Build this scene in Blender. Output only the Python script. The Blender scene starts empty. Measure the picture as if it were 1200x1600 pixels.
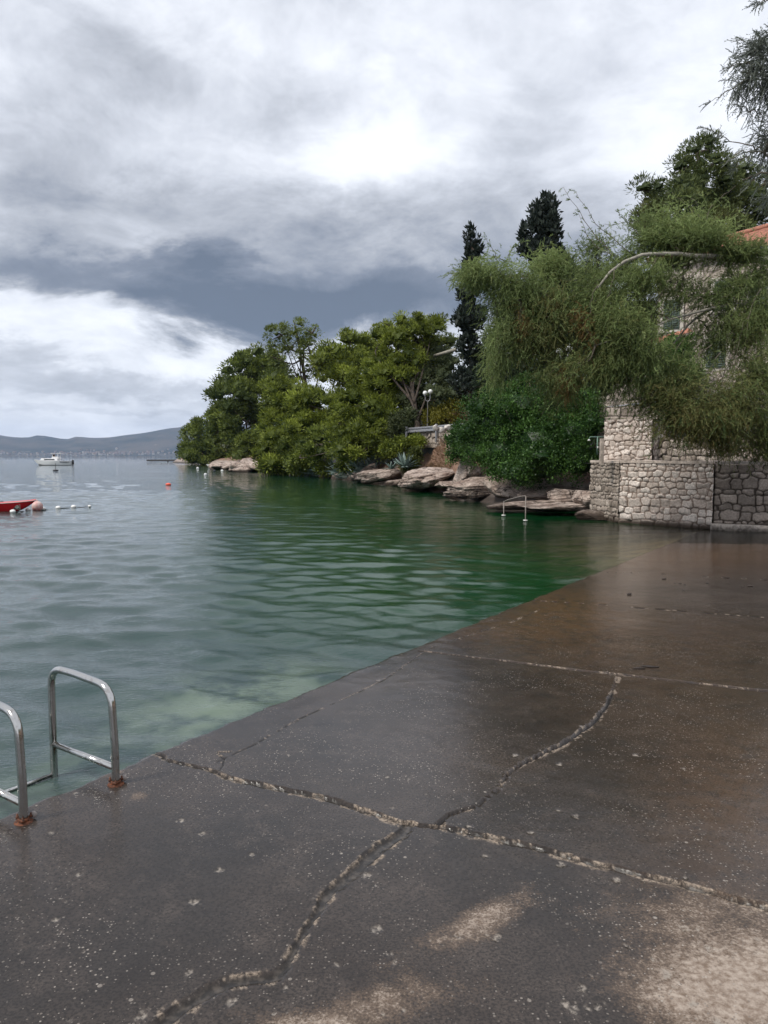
import bpy, bmesh, math
import numpy as np
from mathutils import Vector
D = bpy.data
scene = bpy.context.scene
# ------------------------------------------------------------------ camera
F = 1180.0; PITCH = math.atan(88/F); EYE = 1.75
cam_d = D.cameras.new('camera'); cam = D.objects.new('camera', cam_d)
scene.collection.objects.link(cam); scene.camera = cam
cam.location = (0, 0, EYE); cam.rotation_euler = (math.pi/2-PITCH, 0, 0)
cam_d.sensor_fit = 'VERTICAL'; cam_d.sensor_height = 36; cam_d.lens = 36*F/1600
cam_d.clip_start = 0.05; cam_d.clip_end = 30000

def at(px, py, Y=None, z=None):
    """point of the place seen at a photo pixel, at forward distance Y or height z"""
    a = (px-600)/F; b = (800-py)/F
    d = np.array([a, math.cos(PITCH)+b*math.sin(PITCH), -math.sin(PITCH)+b*math.cos(PITCH)])
    k = (Y/d[1]) if Y is not None else ((z-EYE)/d[2])
    return np.array([0, 0, EYE]) + d*k

# ------------------------------------------------------------------ sky, sun, exposure
SUN_EL, SUN_ROT = math.radians(50), math.radians(-122)      # bright part of the overcast, high on the left
world = D.worlds.new('World'); scene.world = world; world.use_nodes = True
wn = world.node_tree.nodes; wl = world.node_tree.links; wn.clear()
def W(t, **k):
    n = wn.new(t)
    for a, v in k.items(): setattr(n, a, v)
    return n
def wmath(op, a, b=None):
    n = W('ShaderNodeMath', operation=op)
    for i, v in enumerate((a, b)):
        if v is None: continue
        if isinstance(v, (int, float)): n.inputs[i].default_value = v
        else: wl.new(v, n.inputs[i])
    return n.outputs[0]
tc = W('ShaderNodeTexCoord'); sep = W('ShaderNodeSeparateXYZ'); wl.new(tc.outputs['Generated'], sep.inputs[0])
azi = wmath('ARCTAN2', sep.outputs[0], sep.outputs[1]); ele = wmath('ARCSINE', sep.outputs[2])
# cloud-layer coordinates: the ray's hit on a flat layer overhead
zz = wmath('ADD', wmath('MAXIMUM', sep.outputs[2], 0.0), 0.10)
cu = wmath('DIVIDE', sep.outputs[0], zz); cv = wmath('DIVIDE', sep.outputs[1], zz)
lay = W('ShaderNodeCombineXYZ'); wl.new(cu, lay.inputs[0]); wl.new(cv, lay.inputs[1])
def wnoise(scale, detail, rough, seed, dist=0.0, vec=None):
    n = W('ShaderNodeTexNoise', noise_dimensions='4D'); n.inputs['W'].default_value = seed
    n.inputs['Scale'].default_value = scale; n.inputs['Detail'].default_value = detail
    n.inputs['Roughness'].default_value = rough; n.inputs['Distortion'].default_value = dist
    wl.new(vec or lay.outputs[0], n.inputs['Vector']); return n
n1 = wnoise(0.75, 7, 0.55, 3.1, 0.3); n2 = wnoise(1.9, 6, 0.6, 7.7, 0.2); n3 = wnoise(0.33, 3, 0.5, 1.4)
ea = W('ShaderNodeCombineXYZ'); wl.new(azi, ea.inputs[0]); wl.new(wmath('MULTIPLY', wmath('POWER', wmath('MAXIMUM', ele, 0.001), 0.75), 2.0), ea.inputs[1])
n4 = wnoise(3.6, 9, 0.62, 2.2, 0.4, ea.outputs[0]); n5 = wnoise(3.6, 9, 0.62, 9.2, 0.4, ea.outputs[0])
n6 = wnoise(7.5, 9, 0.62, 4.4, 0.6, ea.outputs[0])
wa = wmath('ADD', azi, wmath('MULTIPLY', wmath('SUBTRACT', n4.outputs['Fac'], .5), 0.42))
we = wmath('ADD', ele, wmath('MULTIPLY', wmath('SUBTRACT', n5.outputs['Fac'], .5), 0.24))
pos = W('ShaderNodeCombineXYZ'); wl.new(wa, pos.inputs[0]); wl.new(we, pos.inputs[1])
def azel(px, py):
    d = at(px, py, Y=1.0)-np.array([0, 0, EYE]); d /= np.linalg.norm(d)
    return math.atan2(d[0], d[1]), math.asin(d[2])
blobs = [  # cloud masses: px, py, half widths px, amount (dark < 0)
    (470, 458, 350, 56, -.36), (760, 410, 320, 95, -.24), (260, 385, 380, 75, -.20), (360, 455, 170, 34, -.12),
    (900, 300, 230, 110, -.08), (620, 500, 240, 40, -.22), (90, 415, 220, 40, -.20), (400, 492, 190, 24, -.16),
    (330, 165, 300, 70, -.17), (80, 270, 150, 60, -.13), (330, 330, 240, 36, -.07), (120, 60, 260, 50, -.10),
    (640, 160, 110, 190, .10), (540, 262, 120, 36, .10), (80, 508, 170, 36, .06), (330, 540, 130, 30, .14), (120, 470, 120, 14, .10),
    (200, 592, 230, 20, -.17), (100, 640, 300, 9, -.08), (60, 560, 130, 14, -.12), (1050, 90, 200, 120, .06), (900, 60, 90, 90, -.04),
    (1000, 230, 110, 60, .08), (820, 215, 90, 60, -.07),
]
tot = None
for px, py, rx, ry, a in blobs:
    a0, e0 = azel(px, py)
    s = W('ShaderNodeVectorMath', operation='SUBTRACT'); wl.new(pos.outputs[0], s.inputs[0]); s.inputs[1].default_value = (a0, e0, 0)
    m = W('ShaderNodeVectorMath', operation='MULTIPLY'); wl.new(s.outputs[0], m.inputs[0]); m.inputs[1].default_value = (F/rx, F/ry, 0)
    d = W('ShaderNodeVectorMath', operation='DOT_PRODUCT'); wl.new(m.outputs[0], d.inputs[0]); wl.new(m.outputs[0], d.inputs[1])
    e = wmath('MULTIPLY', wmath('POWER', 2.718, wmath('MULTIPLY', wmath('POWER', d.outputs['Value'], 1.5), -1.0)), a)
    tot = e if tot is None else wmath('ADD', tot, e)
lum = wmath('ADD', tot, 0.70)
lum = wmath('ADD', lum, wmath('MULTIPLY', wmath('SUBTRACT', n1.outputs['Fac'], .5), 0.22))
lum = wmath('ADD', lum, wmath('MULTIPLY', wmath('SUBTRACT', n2.outputs['Fac'], .5), 0.10))
lum = wmath('ADD', lum, wmath('MULTIPLY', wmath('SUBTRACT', n6.outputs['Fac'], .5), 0.50))
n7 = wnoise(3.0, 8, 0.58, 6.1, 0.9, ea.outputs[0])
lum = wmath('ADD', lum, wmath('MULTIPLY', wmath('SUBTRACT', n7.outputs['Fac'], .5), 0.55))
ramp = W('ShaderNodeValToRGB'); wl.new(lum, ramp.inputs[0])
cr = ramp.color_ramp; cr.elements[0].position = 0.05; cr.elements[0].color = (.115, .14, .185, 1)
cr.elements[1].position = 0.98; cr.elements[1].color = (.86, .88, .95, 1)
for p_, c_ in ((.28, (.19, .215, .265)), (.45, (.36, .38, .425)), (.60, (.52, .545, .60)), (.78, (.72, .745, .80))):
    e_ = cr.elements.new(p_); e_.color = (*c_, 1)
sky = W('ShaderNodeTexSky', sky_type='NISHITA'); sky.sun_disc = False
sky.sun_elevation = SUN_EL; sky.sun_rotation = SUN_ROT
skm = W('ShaderNodeVectorMath', operation='SCALE'); wl.new(sky.outputs[0], skm.inputs[0]); skm.inputs['Scale'].default_value = 0.07
mixw = W('ShaderNodeMix', data_type='RGBA'); mixw.inputs[0].default_value = 0.93
wl.new(skm.outputs[0], mixw.inputs[6]); wl.new(ramp.outputs[0], mixw.inputs[7])
bg = W('ShaderNodeBackground'); wl.new(mixw.outputs[2], bg.inputs[0]); bg.inputs[1].default_value = 1.0
wo = W('ShaderNodeOutputWorld'); wl.new(bg.outputs[0], wo.inputs[0])
world.cycles.sampling_method = 'MANUAL'; world.cycles.sample_map_resolution = 512

sun_d = D.lights.new('sun', 'SUN'); sun_d.energy = 2.3; sun_d.angle = math.radians(12); sun_d.color = (1, .96, .88)
sun = D.objects.new('sun', sun_d); scene.collection.objects.link(sun)
_sd = Vector((math.sin(SUN_ROT)*math.cos(SUN_EL), math.cos(SUN_ROT)*math.cos(SUN_EL)*1.0, math.sin(SUN_EL)))
sun.rotation_euler = _sd.to_track_quat('Z', 'Y').to_euler(); sun.location = _sd*50
scene.view_settings.view_transform = 'Standard'; scene.view_settings.look = 'None'
scene.view_settings.gamma = 1; scene.view_settings.exposure = 0.55
scene.cycles.max_bounces = 6; scene.cycles.diffuse_bounces = 3; scene.cycles.glossy_bounces = 3
scene.cycles.transparent_max_bounces = 12; scene.cycles.volume_bounces = 0
scene.cycles.caustics_reflective = False; scene.cycles.caustics_refractive = False

# ------------------------------------------------------------------ helpers
def _h(ix, iy, iz, seed):
    h = (ix.astype(np.int64)*374761393 + iy.astype(np.int64)*668265263 + iz.astype(np.int64)*2147483647 + seed*1274126177) & 0xffffffff
    h = ((h ^ (h >> 13))*1274126177) & 0xffffffff
    h = ((h ^ (h >> 15))*2246822519) & 0xffffffff
    return ((h ^ (h >> 16)) & 0xffffff)/float(0xffffff)*2-1
def vn(P, seed=0):
    P = np.asarray(P, float); i = np.floor(P); f = P-i; f = f*f*(3-2*f); i = i.astype(np.int64); r = 0
    for a in (0, 1):
        for b in (0, 1):
            for c in (0, 1):
                w = (f[:, 0] if a else 1-f[:, 0])*(f[:, 1] if b else 1-f[:, 1])*(f[:, 2] if c else 1-f[:, 2])
                r = r + w*_h(i[:, 0]+a, i[:, 1]+b, i[:, 2]+c, seed)
    return r
def fbm(P, octv=4, seed=0, gain=.5):
    s = 0; a = 1; t = 0; P = np.asarray(P, float)
    for k in range(octv):
        s = s+a*vn(P*(2.03**k)+k*17.3, seed+k); t += a; a *= gain
    return s/t
def p3(x, y, z=0):
    x = np.asarray(x, float); return np.stack([x, np.broadcast_to(y, x.shape), np.broadcast_to(z, x.shape)], -1)
def sstep(a, b, x):
    t = np.clip((x-a)/(b-a), 0, 1); return t*t*(3-2*t)

def tag(o, label=None, cat=None, group=None, kind=None):
    if label: o['label'] = label
    if cat: o['category'] = cat
    if group: o['group'] = group
    if kind: o['kind'] = kind
    return o
def empty(name, loc, label=None, cat=None, group=None):
    o = D.objects.new(name, None); scene.collection.objects.link(o); o.location = loc
    bpy.context.view_layer.update()
    return tag(o, label, cat, group)
def mk(name, V, Fs, mats, parent=None, smooth=True, midx=None, attrs=None):
    """link a mesh (vertices in world space) as one object"""
    V = np.asarray(V, np.float64)
    if not isinstance(Fs, (list, tuple)): Fs = [Fs]
    Fs = [np.asarray(f, np.int32) for f in Fs if len(f)]
    org = np.zeros(3)
    if parent is not None:
        org = np.array(parent.matrix_world.translation)
    else:
        org = np.array([V[:, 0].mean(), V[:, 1].mean(), V[:, 2].min()])
    me = D.meshes.new(name); n = len(V)
    me.vertices.add(n); me.vertices.foreach_set('co', (V-org).astype(np.float32).ravel())
    lv = np.concatenate([f.ravel() for f in Fs]); tots = np.concatenate([np.full(len(f), f.shape[1], np.int32) for f in Fs])
    starts = np.concatenate([[0], np.cumsum(tots)[:-1]]).astype(np.int32)
    me.loops.add(len(lv)); me.loops.foreach_set('vertex_index', lv.astype(np.int32))
    me.polygons.add(len(tots)); me.polygons.foreach_set('loop_start', starts)
    if not isinstance(mats, (list, tuple)): mats = [mats]
    for m in mats: me.materials.append(m)
    if midx is not None: me.polygons.foreach_set('material_index', np.asarray(midx, np.int32))
    me.polygons.foreach_set('use_smooth', np.full(len(tots), smooth, bool))
    if attrs:
        for k, v in attrs.items():
            v = np.asarray(v, np.float32)
            if v.ndim == 1:
                a = me.attributes.new(k, 'FLOAT', 'POINT'); a.data.foreach_set('value', v)
            else:
                a = me.attributes.new(k, 'FLOAT_COLOR', 'POINT')
                a.data.foreach_set('color', np.concatenate([v, np.ones((len(v), 1), np.float32)], 1).ravel())
    me.update(calc_edges=True)
    o = D.objects.new(name, me); scene.collection.objects.link(o)
    if parent is not None:
        o.parent = parent
    else: o.location = org
    bpy.context.view_layer.update()
    return o
class MB:
    """collects shapes for ONE mesh"""
    def __init__(s): s.V = []; s.F = []; s.n = 0; s.M = []
    def add(s, V, Fs, m=0):
        V = np.asarray(V, float)
        if not isinstance(Fs, (list, tuple)): Fs = [Fs]
        for f in Fs:
            f = np.asarray(f)
            if len(f): s.F.append(f+s.n); s.M.append(np.full(len(f), m))
        s.V.append(V); s.n += len(V); return s
    def box(s, c, size, rot=0.0, m=0, bev=0.0, top=(1, 1)):
        c = np.asarray(c, float); h = np.asarray(size, float)/2
        P = []
        for z, k in ((-1, (1, 1)), (1, top)):
            for x, y in ((-1, -1), (1, -1), (1, 1), (-1, 1)): P.append((x*h[0]*k[0], y*h[1]*k[1], z*h[2]))
        P = np.array(P)
        if bev > 0:
            bm = bmesh.new(); vs = [bm.verts.new(p) for p in P]
            for f in ((3, 2, 1, 0), (4, 5, 6, 7), (0, 1, 5, 4), (1, 2, 6, 5), (2, 3, 7, 6), (3, 0, 4, 7)): bm.faces.new([vs[i] for i in f])
            bmesh.ops.bevel(bm, geom=list(bm.edges), offset=bev, segments=2, affect='EDGES', profile=.6)
            bm.verts.ensure_lookup_table(); bm.verts.index_update()
            P = np.array([v.co[:] for v in bm.verts]); fs = {}
            for f in bm.faces: fs.setdefault(len(f.verts), []).append([v.index for v in f.verts])
            fs = [np.array(v) for v in fs.values()]; bm.free()
        else: fs = [np.array([(3, 2, 1, 0), (4, 5, 6, 7), (0, 1, 5, 4), (1, 2, 6, 5), (2, 3, 7, 6), (3, 0, 4, 7)])]
        cr_, sr_ = math.cos(rot), math.sin(rot)
        P = np.stack([P[:, 0]*cr_-P[:, 1]*sr_, P[:, 0]*sr_+P[:, 1]*cr_, P[:, 2]], 1)+c
        return s.add(P, fs, m)
    def tube(s, pts, r, k=10, m=0, cap=True):
        pts = np.asarray(pts, float); n = len(pts); r = np.broadcast_to(np.asarray(r, float), (n,))
        T = np.gradient(pts, axis=0); T /= np.linalg.norm(T, axis=1)[:, None]+1e-9
        up = np.array([0, 0, 1.0]) if abs(T[0][2]) < .9 else np.array([1.0, 0, 0])
        A = np.cross(T[0], up); A /= np.linalg.norm(A); V = []
        for i in range(n):
            A = A-T[i]*np.dot(A, T[i]); A /= np.linalg.norm(A)+1e-9; B = np.cross(T[i], A)
            th = np.arange(k)*2*math.pi/k
            V.append(pts[i]+r[i]*(np.cos(th)[:, None]*A+np.sin(th)[:, None]*B))
        V = np.concatenate(V); j = np.arange(k); q = []
        for i in range(n-1):
            q.append(np.stack([i*k+j, i*k+(j+1) % k, (i+1)*k+(j+1) % k, (i+1)*k+j], 1))
        Fs = [np.concatenate(q)]
        if cap: Fs.append(np.array([list(range(k))[::-1], [(n-1)*k+i for i in range(k)]]))
        return s.add(V, Fs, m)
    def lathe(s, c, prof, k=24, m=0, axis=None):
        prof = np.asarray(prof, float); th = np.arange(k)*2*math.pi/k; n = len(prof)
        V = np.concatenate([np.stack([r*np.cos(th), r*np.sin(th), np.full(k, z)], 1) for r, z in prof])+np.asarray(c)
        j = np.arange(k)
        q = np.concatenate([np.stack([i*k+j, i*k+(j+1) % k, (i+1)*k+(j+1) % k, (i+1)*k+j], 1) for i in range(n-1)])
        return s.add(V, q, m)
    def ball(s, c, r, m=0, sub=3, sc=(1, 1, 1)):
        V, Fc = ICO(sub); return s.add(V*r*np.asarray(sc)+np.asarray(c), Fc, m)
    def build(s, name, mats, parent=None, smooth=True, attrs=None):
        return mk(name, np.concatenate(s.V), s.F, mats, parent, smooth, np.concatenate(s.M), attrs)
_ico = {}
def ICO(sub):
    if sub not in _ico:
        bm = bmesh.new(); bmesh.ops.create_icosphere(bm, subdivisions=sub, radius=1)
        _ico[sub] = (np.array([v.co[:] for v in bm.verts]), np.array([[v.index for v in f.verts] for f in bm.faces])); bm.free()
    return _ico[sub]

# ------------------------------------------------------------------ materials
class NT:
    def __init__(s, name, rough=.6, base=(.5, .5, .5), metal=0.0, spec=0.5):
        s.m = D.materials.new(name); s.m.use_nodes = True; s.t = s.m.node_tree; s.N = s.t.nodes; s.L = s.t.links
        s.b = s.N['Principled BSDF']; s.b.inputs['Roughness'].default_value = rough
        s.b.inputs['Base Color'].default_value = (*base, 1); s.b.inputs['Metallic'].default_value = metal
        s.b.inputs['Specular IOR Level'].default_value = spec; s.out = s.N['Material Output']; s._c = None
    def n(s, t, **k):
        n = s.N.new(t)
        for a, v in k.items(): setattr(n, a, v)
        return n
    def put(s, sock, v):
        if v is None: return
        if hasattr(v, 'links'): s.L.new(v, sock)
        elif isinstance(v, (int, float)): sock.default_value = v
        else: sock.default_value = tuple(v) if len(v) != 3 or sock.type == 'VECTOR' else (*v, 1)
    def obj(s):
        return s.co('Object')
    def co(s, w='Object'):
        n = s.n('ShaderNodeTexCoord'); return n.outputs[w]
    def geo(s): return s.n('ShaderNodeNewGeometry').outputs['Position']
    def map(s, vec, scale=(1, 1, 1), rot=(0, 0, 0), loc=(0, 0, 0)):
        n = s.n('ShaderNodeMapping'); s.L.new(vec, n.inputs[0]); n.inputs['Scale'].default_value = scale
        n.inputs['Rotation'].default_value = rot; n.inputs['Location'].default_value = loc; return n.outputs[0]
    def noise(s, scale, detail=3, rough=.5, vec=None, dist=0, out='Fac'):
        n = s.n('ShaderNodeTexNoise'); n.inputs['Scale'].default_value = scale; n.inputs['Detail'].default_value = detail
        n.inputs['Roughness'].default_value = rough; n.inputs['Distortion'].default_value = dist
        s.L.new(vec if vec is not None else s.geo(), n.inputs['Vector']); return n.outputs[out]
    def vor(s, scale, vec=None, feature='F1', out='Distance', rnd=1):
        n = s.n('ShaderNodeTexVoronoi', feature=feature); n.inputs['Scale'].default_value = scale; n.inputs['Randomness'].default_value = rnd
        s.L.new(vec if vec is not None else s.geo(), n.inputs['Vector']); return n.outputs[out]
    def math(s, op, a, b=None, clamp=False):
        n = s.n('ShaderNodeMath', operation=op, use_clamp=clamp); s.put(n.inputs[0], a); s.put(n.inputs[1], b); return n.outputs[0]
    def rng(s, v, a, b, c=0., d=1., smooth=True):
        n = s.n('ShaderNodeMapRange', interpolation_type='SMOOTHSTEP' if smooth else 'LINEAR')
        s.put(n.inputs[0], v)
        for i, q in enumerate((a, b, c, d)): n.inputs[i+1].default_value = q
        return n.outputs[0]
    def mix(s, f, a, b, blend='MIX'):
        n = s.n('ShaderNodeMix', data_type='RGBA', blend_type=blend); s.put(n.inputs[0], f); s.put(n.inputs[6], a); s.put(n.inputs[7], b); return n.outputs[2]
    def attr(s, name, out='Fac'):
        n = s.n('ShaderNodeAttribute', attribute_name=name); return n.outputs[out]
    def bump(s, h, dist=.01, strength=1.0, normal=None):
        n = s.n('ShaderNodeBump'); s.put(n.inputs['Height'], h); n.inputs['Distance'].default_value = dist; n.inputs['Strength'].default_value = strength
        if normal is not None: s.L.new(normal, n.inputs['Normal'])
        return n.outputs[0]
    def set(s, **k):
        for a, v in k.items(): s.put(s.b.inputs[a.replace('_', ' ')], v)
        return s.m
def simple(name, base, rough=.5, metal=0., var=.12, scale=6, bump=0.0, spec=.5):
    t = NT(name, rough, base, metal, spec)
    n = t.noise(scale, 4, .6)
    c = t.mix(t.rng(n, .3, .7), tuple(np.array(base)*(1-var)), tuple(np.minimum(1, np.array(base)*(1+var))))
    t.set(Base_Color=c)
    if bump: t.set(Normal=t.bump(t.noise(scale*4, 4, .6), bump))
    return t.m
# ------------------------------------------------------------------ pier geometry
E0 = at(190, 1195, z=.10)[:2]; E1 = at(820, 940, z=.06)[:2]
EV = (E1-E0)/np.linalg.norm(E1-E0); NV = np.array([EV[1], -EV[0]])     # along the edge, and inland
def pier_z(x, y): return 0.125-0.0082*np.asarray(y)
def pier_at(px, py):
    z = .1
    for _ in range(4): p = at(px, py, z=z); z = float(pier_z(p[0], p[1]))
    return p[:2]
def st(p):
    p = np.asarray(p, float)-E0; return np.stack([p@EV, p@NV], -1)
def poly_st(pts): return st(np.array([pier_at(*q) for q in pts]))
def segdist(P, poly):
    """distance to a polyline, signed side and arc position"""
    best = np.full(len(P), 1e9); side = np.zeros(len(P)); arc = np.zeros(len(P)); L = 0
    for a, b in zip(poly[:-1], poly[1:]):
        ab = b-a; l = np.linalg.norm(ab); t = np.clip(((P-a)@ab)/l**2, 0, 1); q = P-(a+t[:, None]*ab); d = np.hypot(q[:, 0], q[:, 1])
        sd = np.sign(ab[0]*(P[:, 1]-a[1])-ab[1]*(P[:, 0]-a[0]))
        m = d < best; best[m] = d[m]; side[m] = sd[m]; arc[m] = (L+t*l)[m]; L += l
    return best, side, arc
C_main = poly_st([(228, 1168), (262, 1186), (330, 1203), (360, 1215), (420, 1228), (500, 1245), (560, 1262), (620, 1280), (660, 1288), (700, 1293), (760, 1307), (850, 1328), (950, 1352), (1050, 1378), (1200, 1420), (1500, 1510)])
C_low = poly_st([(640, 1288), (628, 1300), (600, 1322), (562, 1352), (515, 1395), (490, 1432), (470, 1470), (430, 1522), (385, 1532), (330, 1545), (290, 1572), (250, 1605), (150, 1720)])
C_up = poly_st([(688, 1288), (705, 1272), (745, 1258), (775, 1232), (790, 1210), (830, 1188), (880, 1162), (925, 1128), (945, 1105), (955, 1085), (963, 1058)])
C_j1 = poly_st([(655, 1017), (750, 1028), (850, 1040), (950, 1052), (1050, 1063), (1200, 1080), (1500, 1112)])
C_j2 = poly_st([(832, 938), (920, 943), (1000, 950), (1200, 965), (1400, 980)])
C_j3 = poly_st([(930, 894), (1005, 895), (1100, 901), (1250, 908)])
C_edge = poly_st([(665, 1016), (600, 1062), (560, 1082), (520, 1100), (470, 1122), (430, 1145), (400, 1162), (340, 1190)])
C_edge2 = poly_st([(662, 1015), (700, 1003), (800, 972), (850, 950)])
C_small = poly_st([(345, 1205), (352, 1186), (338, 1176), (362, 1174)])
def axis(lo, hi, c0, c1, f0=.0095, g=.0072):
    xs = [c0]; x = c0
    while x < hi:
        d = max(0, x-c1); x += f0+g*d; xs.append(x)
    x = c0; left = []
    while x > lo:
        x -= f0+.03*(c0-x); left.append(x)
    return np.array(left[::-1]+xs)
SA = axis(-9.0, 21.0, -2.2, 2.5); TA = axis(0.0, 13.0, 0.0, 3.0, .0105, .011)
SG, TG = np.meshgrid(SA, TA, indexing='ij'); sh = SG.shape
P = np.stack([SG.ravel(), TG.ravel()], 1)
XY = E0+P[:, :1]*EV+P[:, 1:]*NV
# world-space warp makes cracks ragged
wq = np.stack([fbm(p3(P[:, 0]*5, P[:, 1]*5), 3, 5), fbm(p3(P[:, 0]*5, P[:, 1]*5, 9), 3, 8)], 1)*.022
wq2 = np.stack([vn(p3(P[:, 0]*34, P[:, 1]*34), 15), vn(p3(P[:, 0]*34, P[:, 1]*34, 9), 18)], 1)*.006
Q = P+wq+wq2
z = pier_z(XY[:, 0], XY[:, 1])
z = z+.004*fbm(p3(P[:, 0]*.9, P[:, 1]*.9), 3, 2)+.0012*fbm(p3(P[:, 0]*9, P[:, 1]*9), 3, 4)
crack = np.zeros(len(P)); rim = np.zeros(len(P)); fill = np.zeros(len(P))
def do_crack(poly, w, depth, rimw, rimside=0, fillc=False, wv=.5, rough_rim=1.0, warp=1.0):
    global z, crack, rim, fill
    d, sd, arc = segdist(P+(Q-P)*warp, poly)
    ww = w*(1+wv*vn(p3(arc*2.3, 0*arc), int(w*1e4)))
    n = fbm(p3(P[:, 0]*11, P[:, 1]*11, 3), 3, 33); n2 = .45*vn(p3(P[:, 0]*62, P[:, 1]*62), 91)+.75*vn(p3(P[:, 0]*21, P[:, 1]*21), 92)
    c = 1-sstep(.55, 1.0, d/ww)
    z = z-depth*c
    if fillc: fill = np.maximum(fill, c); crack = np.maximum(crack, (1-sstep(.0, .008, np.abs(d-ww*.9)))*(sd > 0)*.8*(n > -.1))
    else: crack = np.maximum(crack, c)
    side = 1.0 if rimside == 0 else np.where(sd == rimside, 1.0, .25)
    rw = rimw*(.55+.9*np.clip(n+.3+.8*vn(p3(arc*1.7, 0*arc+5), 3), 0, 1.6))*side
    r = (1-sstep(.4, 1., (d-ww)/np.maximum(rw, .002)))*(d > ww*.75)*(n2+n*1.2 > .0)*rough_rim
    r = np.clip(r, 0, 1); rim = np.maximum(rim, r); z = z+.0012*r*n2
do_crack(C_main, .0145, .030, .026, 1)
do_crack(C_low, .026, .010, .022, 0, True, .6)
do_crack(C_up, .0085, .02, .024, 1, wv=.8)
do_crack(C_j1, .0155, .02, .012, 0)
do_crack(C_j2, .007, .008, .006, 0, warp=.3)
do_crack(C_j3, .006, .004, .002, 0, warp=.3)
do_crack(C_edge, .003, .004, .006, 0, warp=.5, rough_rim=.55)
do_crack(C_edge2, .003, .002, .016, 0, warp=.5, rough_rim=.7)
do_crack(C_small, .004, .005, .012, 0)
def blob_st(px, py, rx, ry, ang=0.):
    """soft spot on the slab; radii are photo pixels at that place"""
    c = st(pier_at(px, py)); ca, sa = math.cos(ang), math.sin(ang)
    u = st(pier_at(px+rx*ca, py+rx*sa))-c; v = st(pier_at(px-ry*sa, py+ry*ca))-c
    M = np.linalg.inv(np.stack([u, v], 1)); q = (P-c)@M.T
    return np.exp(-(q**2).sum(1))
dry = 1.35*blob_st(1160, 1555, 150, 85)+.95*blob_st(745, 1440, 100, 34, -.45)+.75*blob_st(600, 1570, 150, 45, -.2)+.45*blob_st(390, 1585, 90, 25)+.62*blob_st(1080, 1450, 220, 70, .2)+.4*blob_st(850, 1330, 200, 20, .25)+.42*blob_st(1180, 1330, 110, 140)+.35*blob_st(960, 1520, 120, 60)+.5*blob_st(480, 1600, 60, 12)
dry += .9*blob_st(215, 1243, 20, 9)*1.0+.8*blob_st(180, 1208, 26, 5, -.3)
rust = .12*blob_st(1100, 1150, 260, 200)+1.0*blob_st(880, 950, 90, 60)+.9*blob_st(1010, 870, 150, 30)+.8*blob_st(1180, 860, 120, 26)+.5*blob_st(760, 985, 80, 25)+.45*blob_st(1150, 1250, 120, 180)+.35*blob_st(1050, 1000, 200, 100)
# small lost chips of surface
rc = np.random.default_rng(4)
chips = np.zeros(len(P))
for _ in range(75):
    px, py = rc.uniform(20, 1190), rc.uniform(1230, 1600) if rc.random() < .8 else rc.uniform(1060, 1230)
    c = st(pier_at(px, py)); r = rc.uniform(.004, .017); near = np.abs(P-c).max(1) < r*3
    if near.any():
        q = P[near]-c; dd = np.hypot(q[:, 0]*rc.uniform(.6, 1), q[:, 1])/r+.7*vn(p3(P[near, 0]*80, P[near, 1]*80), 44)
        chips[near] = np.maximum(chips[near], 1-sstep(.6, 1.0, dd))
z = z-.003*chips
edge_in = np.minimum(1, P[:, 1]/.03)
z = z-.012*(1-edge_in)**2+.006*fbm(p3(P[:, 0]*7, P[:, 1]*7), 3, 71)*np.exp(-P[:, 1]/.08)
nE = vn(p3(P[:, 0]*6, 0*P[:, 0]), 66)
XYe = XY+NV*(np.exp(-P[:, 1]/.03)*(.020*nE+.012*vn(p3(P[:, 0]*28, 0*P[:, 0]), 67)))[:, None]
V = np.concatenate([XYe, z[:, None]], 1)
ii = np.arange(sh[0]*sh[1]).reshape(sh)
quads = np.stack([ii[:-1, :-1], ii[:-1, 1:], ii[1:, 1:], ii[1:, :-1]], -1).reshape(-1, 4)[:, ::-1]
# vertical sea face of the slab
n0 = len(V); rows = []
for k, dz in enumerate((-.06, -.2, -.9)):
    w_ = V[ii[:, 0]].copy(); w_[:, 2] += dz; w_[:, :2] += NV*(-.004 if k == 0 else .0)+NV*(.01*vn(p3(SA*5, k+0*SA), 12))[:, None]; rows.append(w_)
V = np.concatenate([V]+rows); m_ = len(SA); prev = ii[:, 0]
sf = []
for k in range(3):
    cur = n0+k*m_+np.arange(m_); sf.append(np.stack([prev[:-1], prev[1:], cur[1:], cur[:-1]], 1)); prev = cur
tideband = None
pad = lambda a, v=0.: np.concatenate([a, np.full(3*m_, v)])
attrs = dict(crack=pad(crack), rim=pad(np.clip(rim, 0, 1)), fill=pad(fill), dry=pad(dry), rust=pad(rust, .6), chips=pad(chips))
t = NT('wet_concrete', .2, (.06, .055, .05))
g = t.geo()
rot = math.atan2(EV[1], EV[0])
n_big = t.noise(.7, 5, .6, g); n_mid = t.noise(6, 6, .65, g); n_fine = t.noise(95, 3, .7, g)
base = t.mix(t.rng(n_big, .35, .65), (.028, .0245, .023), (.060, .047, .040))
base = t.mix(t.math('MULTIPLY', t.rng(n_mid, .45, .75), .6), base, (.085, .068, .058))
base = t.mix(t.math('MULTIPLY', t.rng(n_fine, .42, .62), .8), base, (.016, .014, .013))
base = t.mix(t.math('MULTIPLY', t.rng(t.noise(2.7, 6, .65, g), .50, .66), .45), base, (.017, .014, .013))
rustm = t.math('MULTIPLY', t.attr('rust'), t.rng(t.noise(9, 6, .7, g), .25, .6), True)
base = t.mix(rustm, base, (.086, .050, .028))
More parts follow.
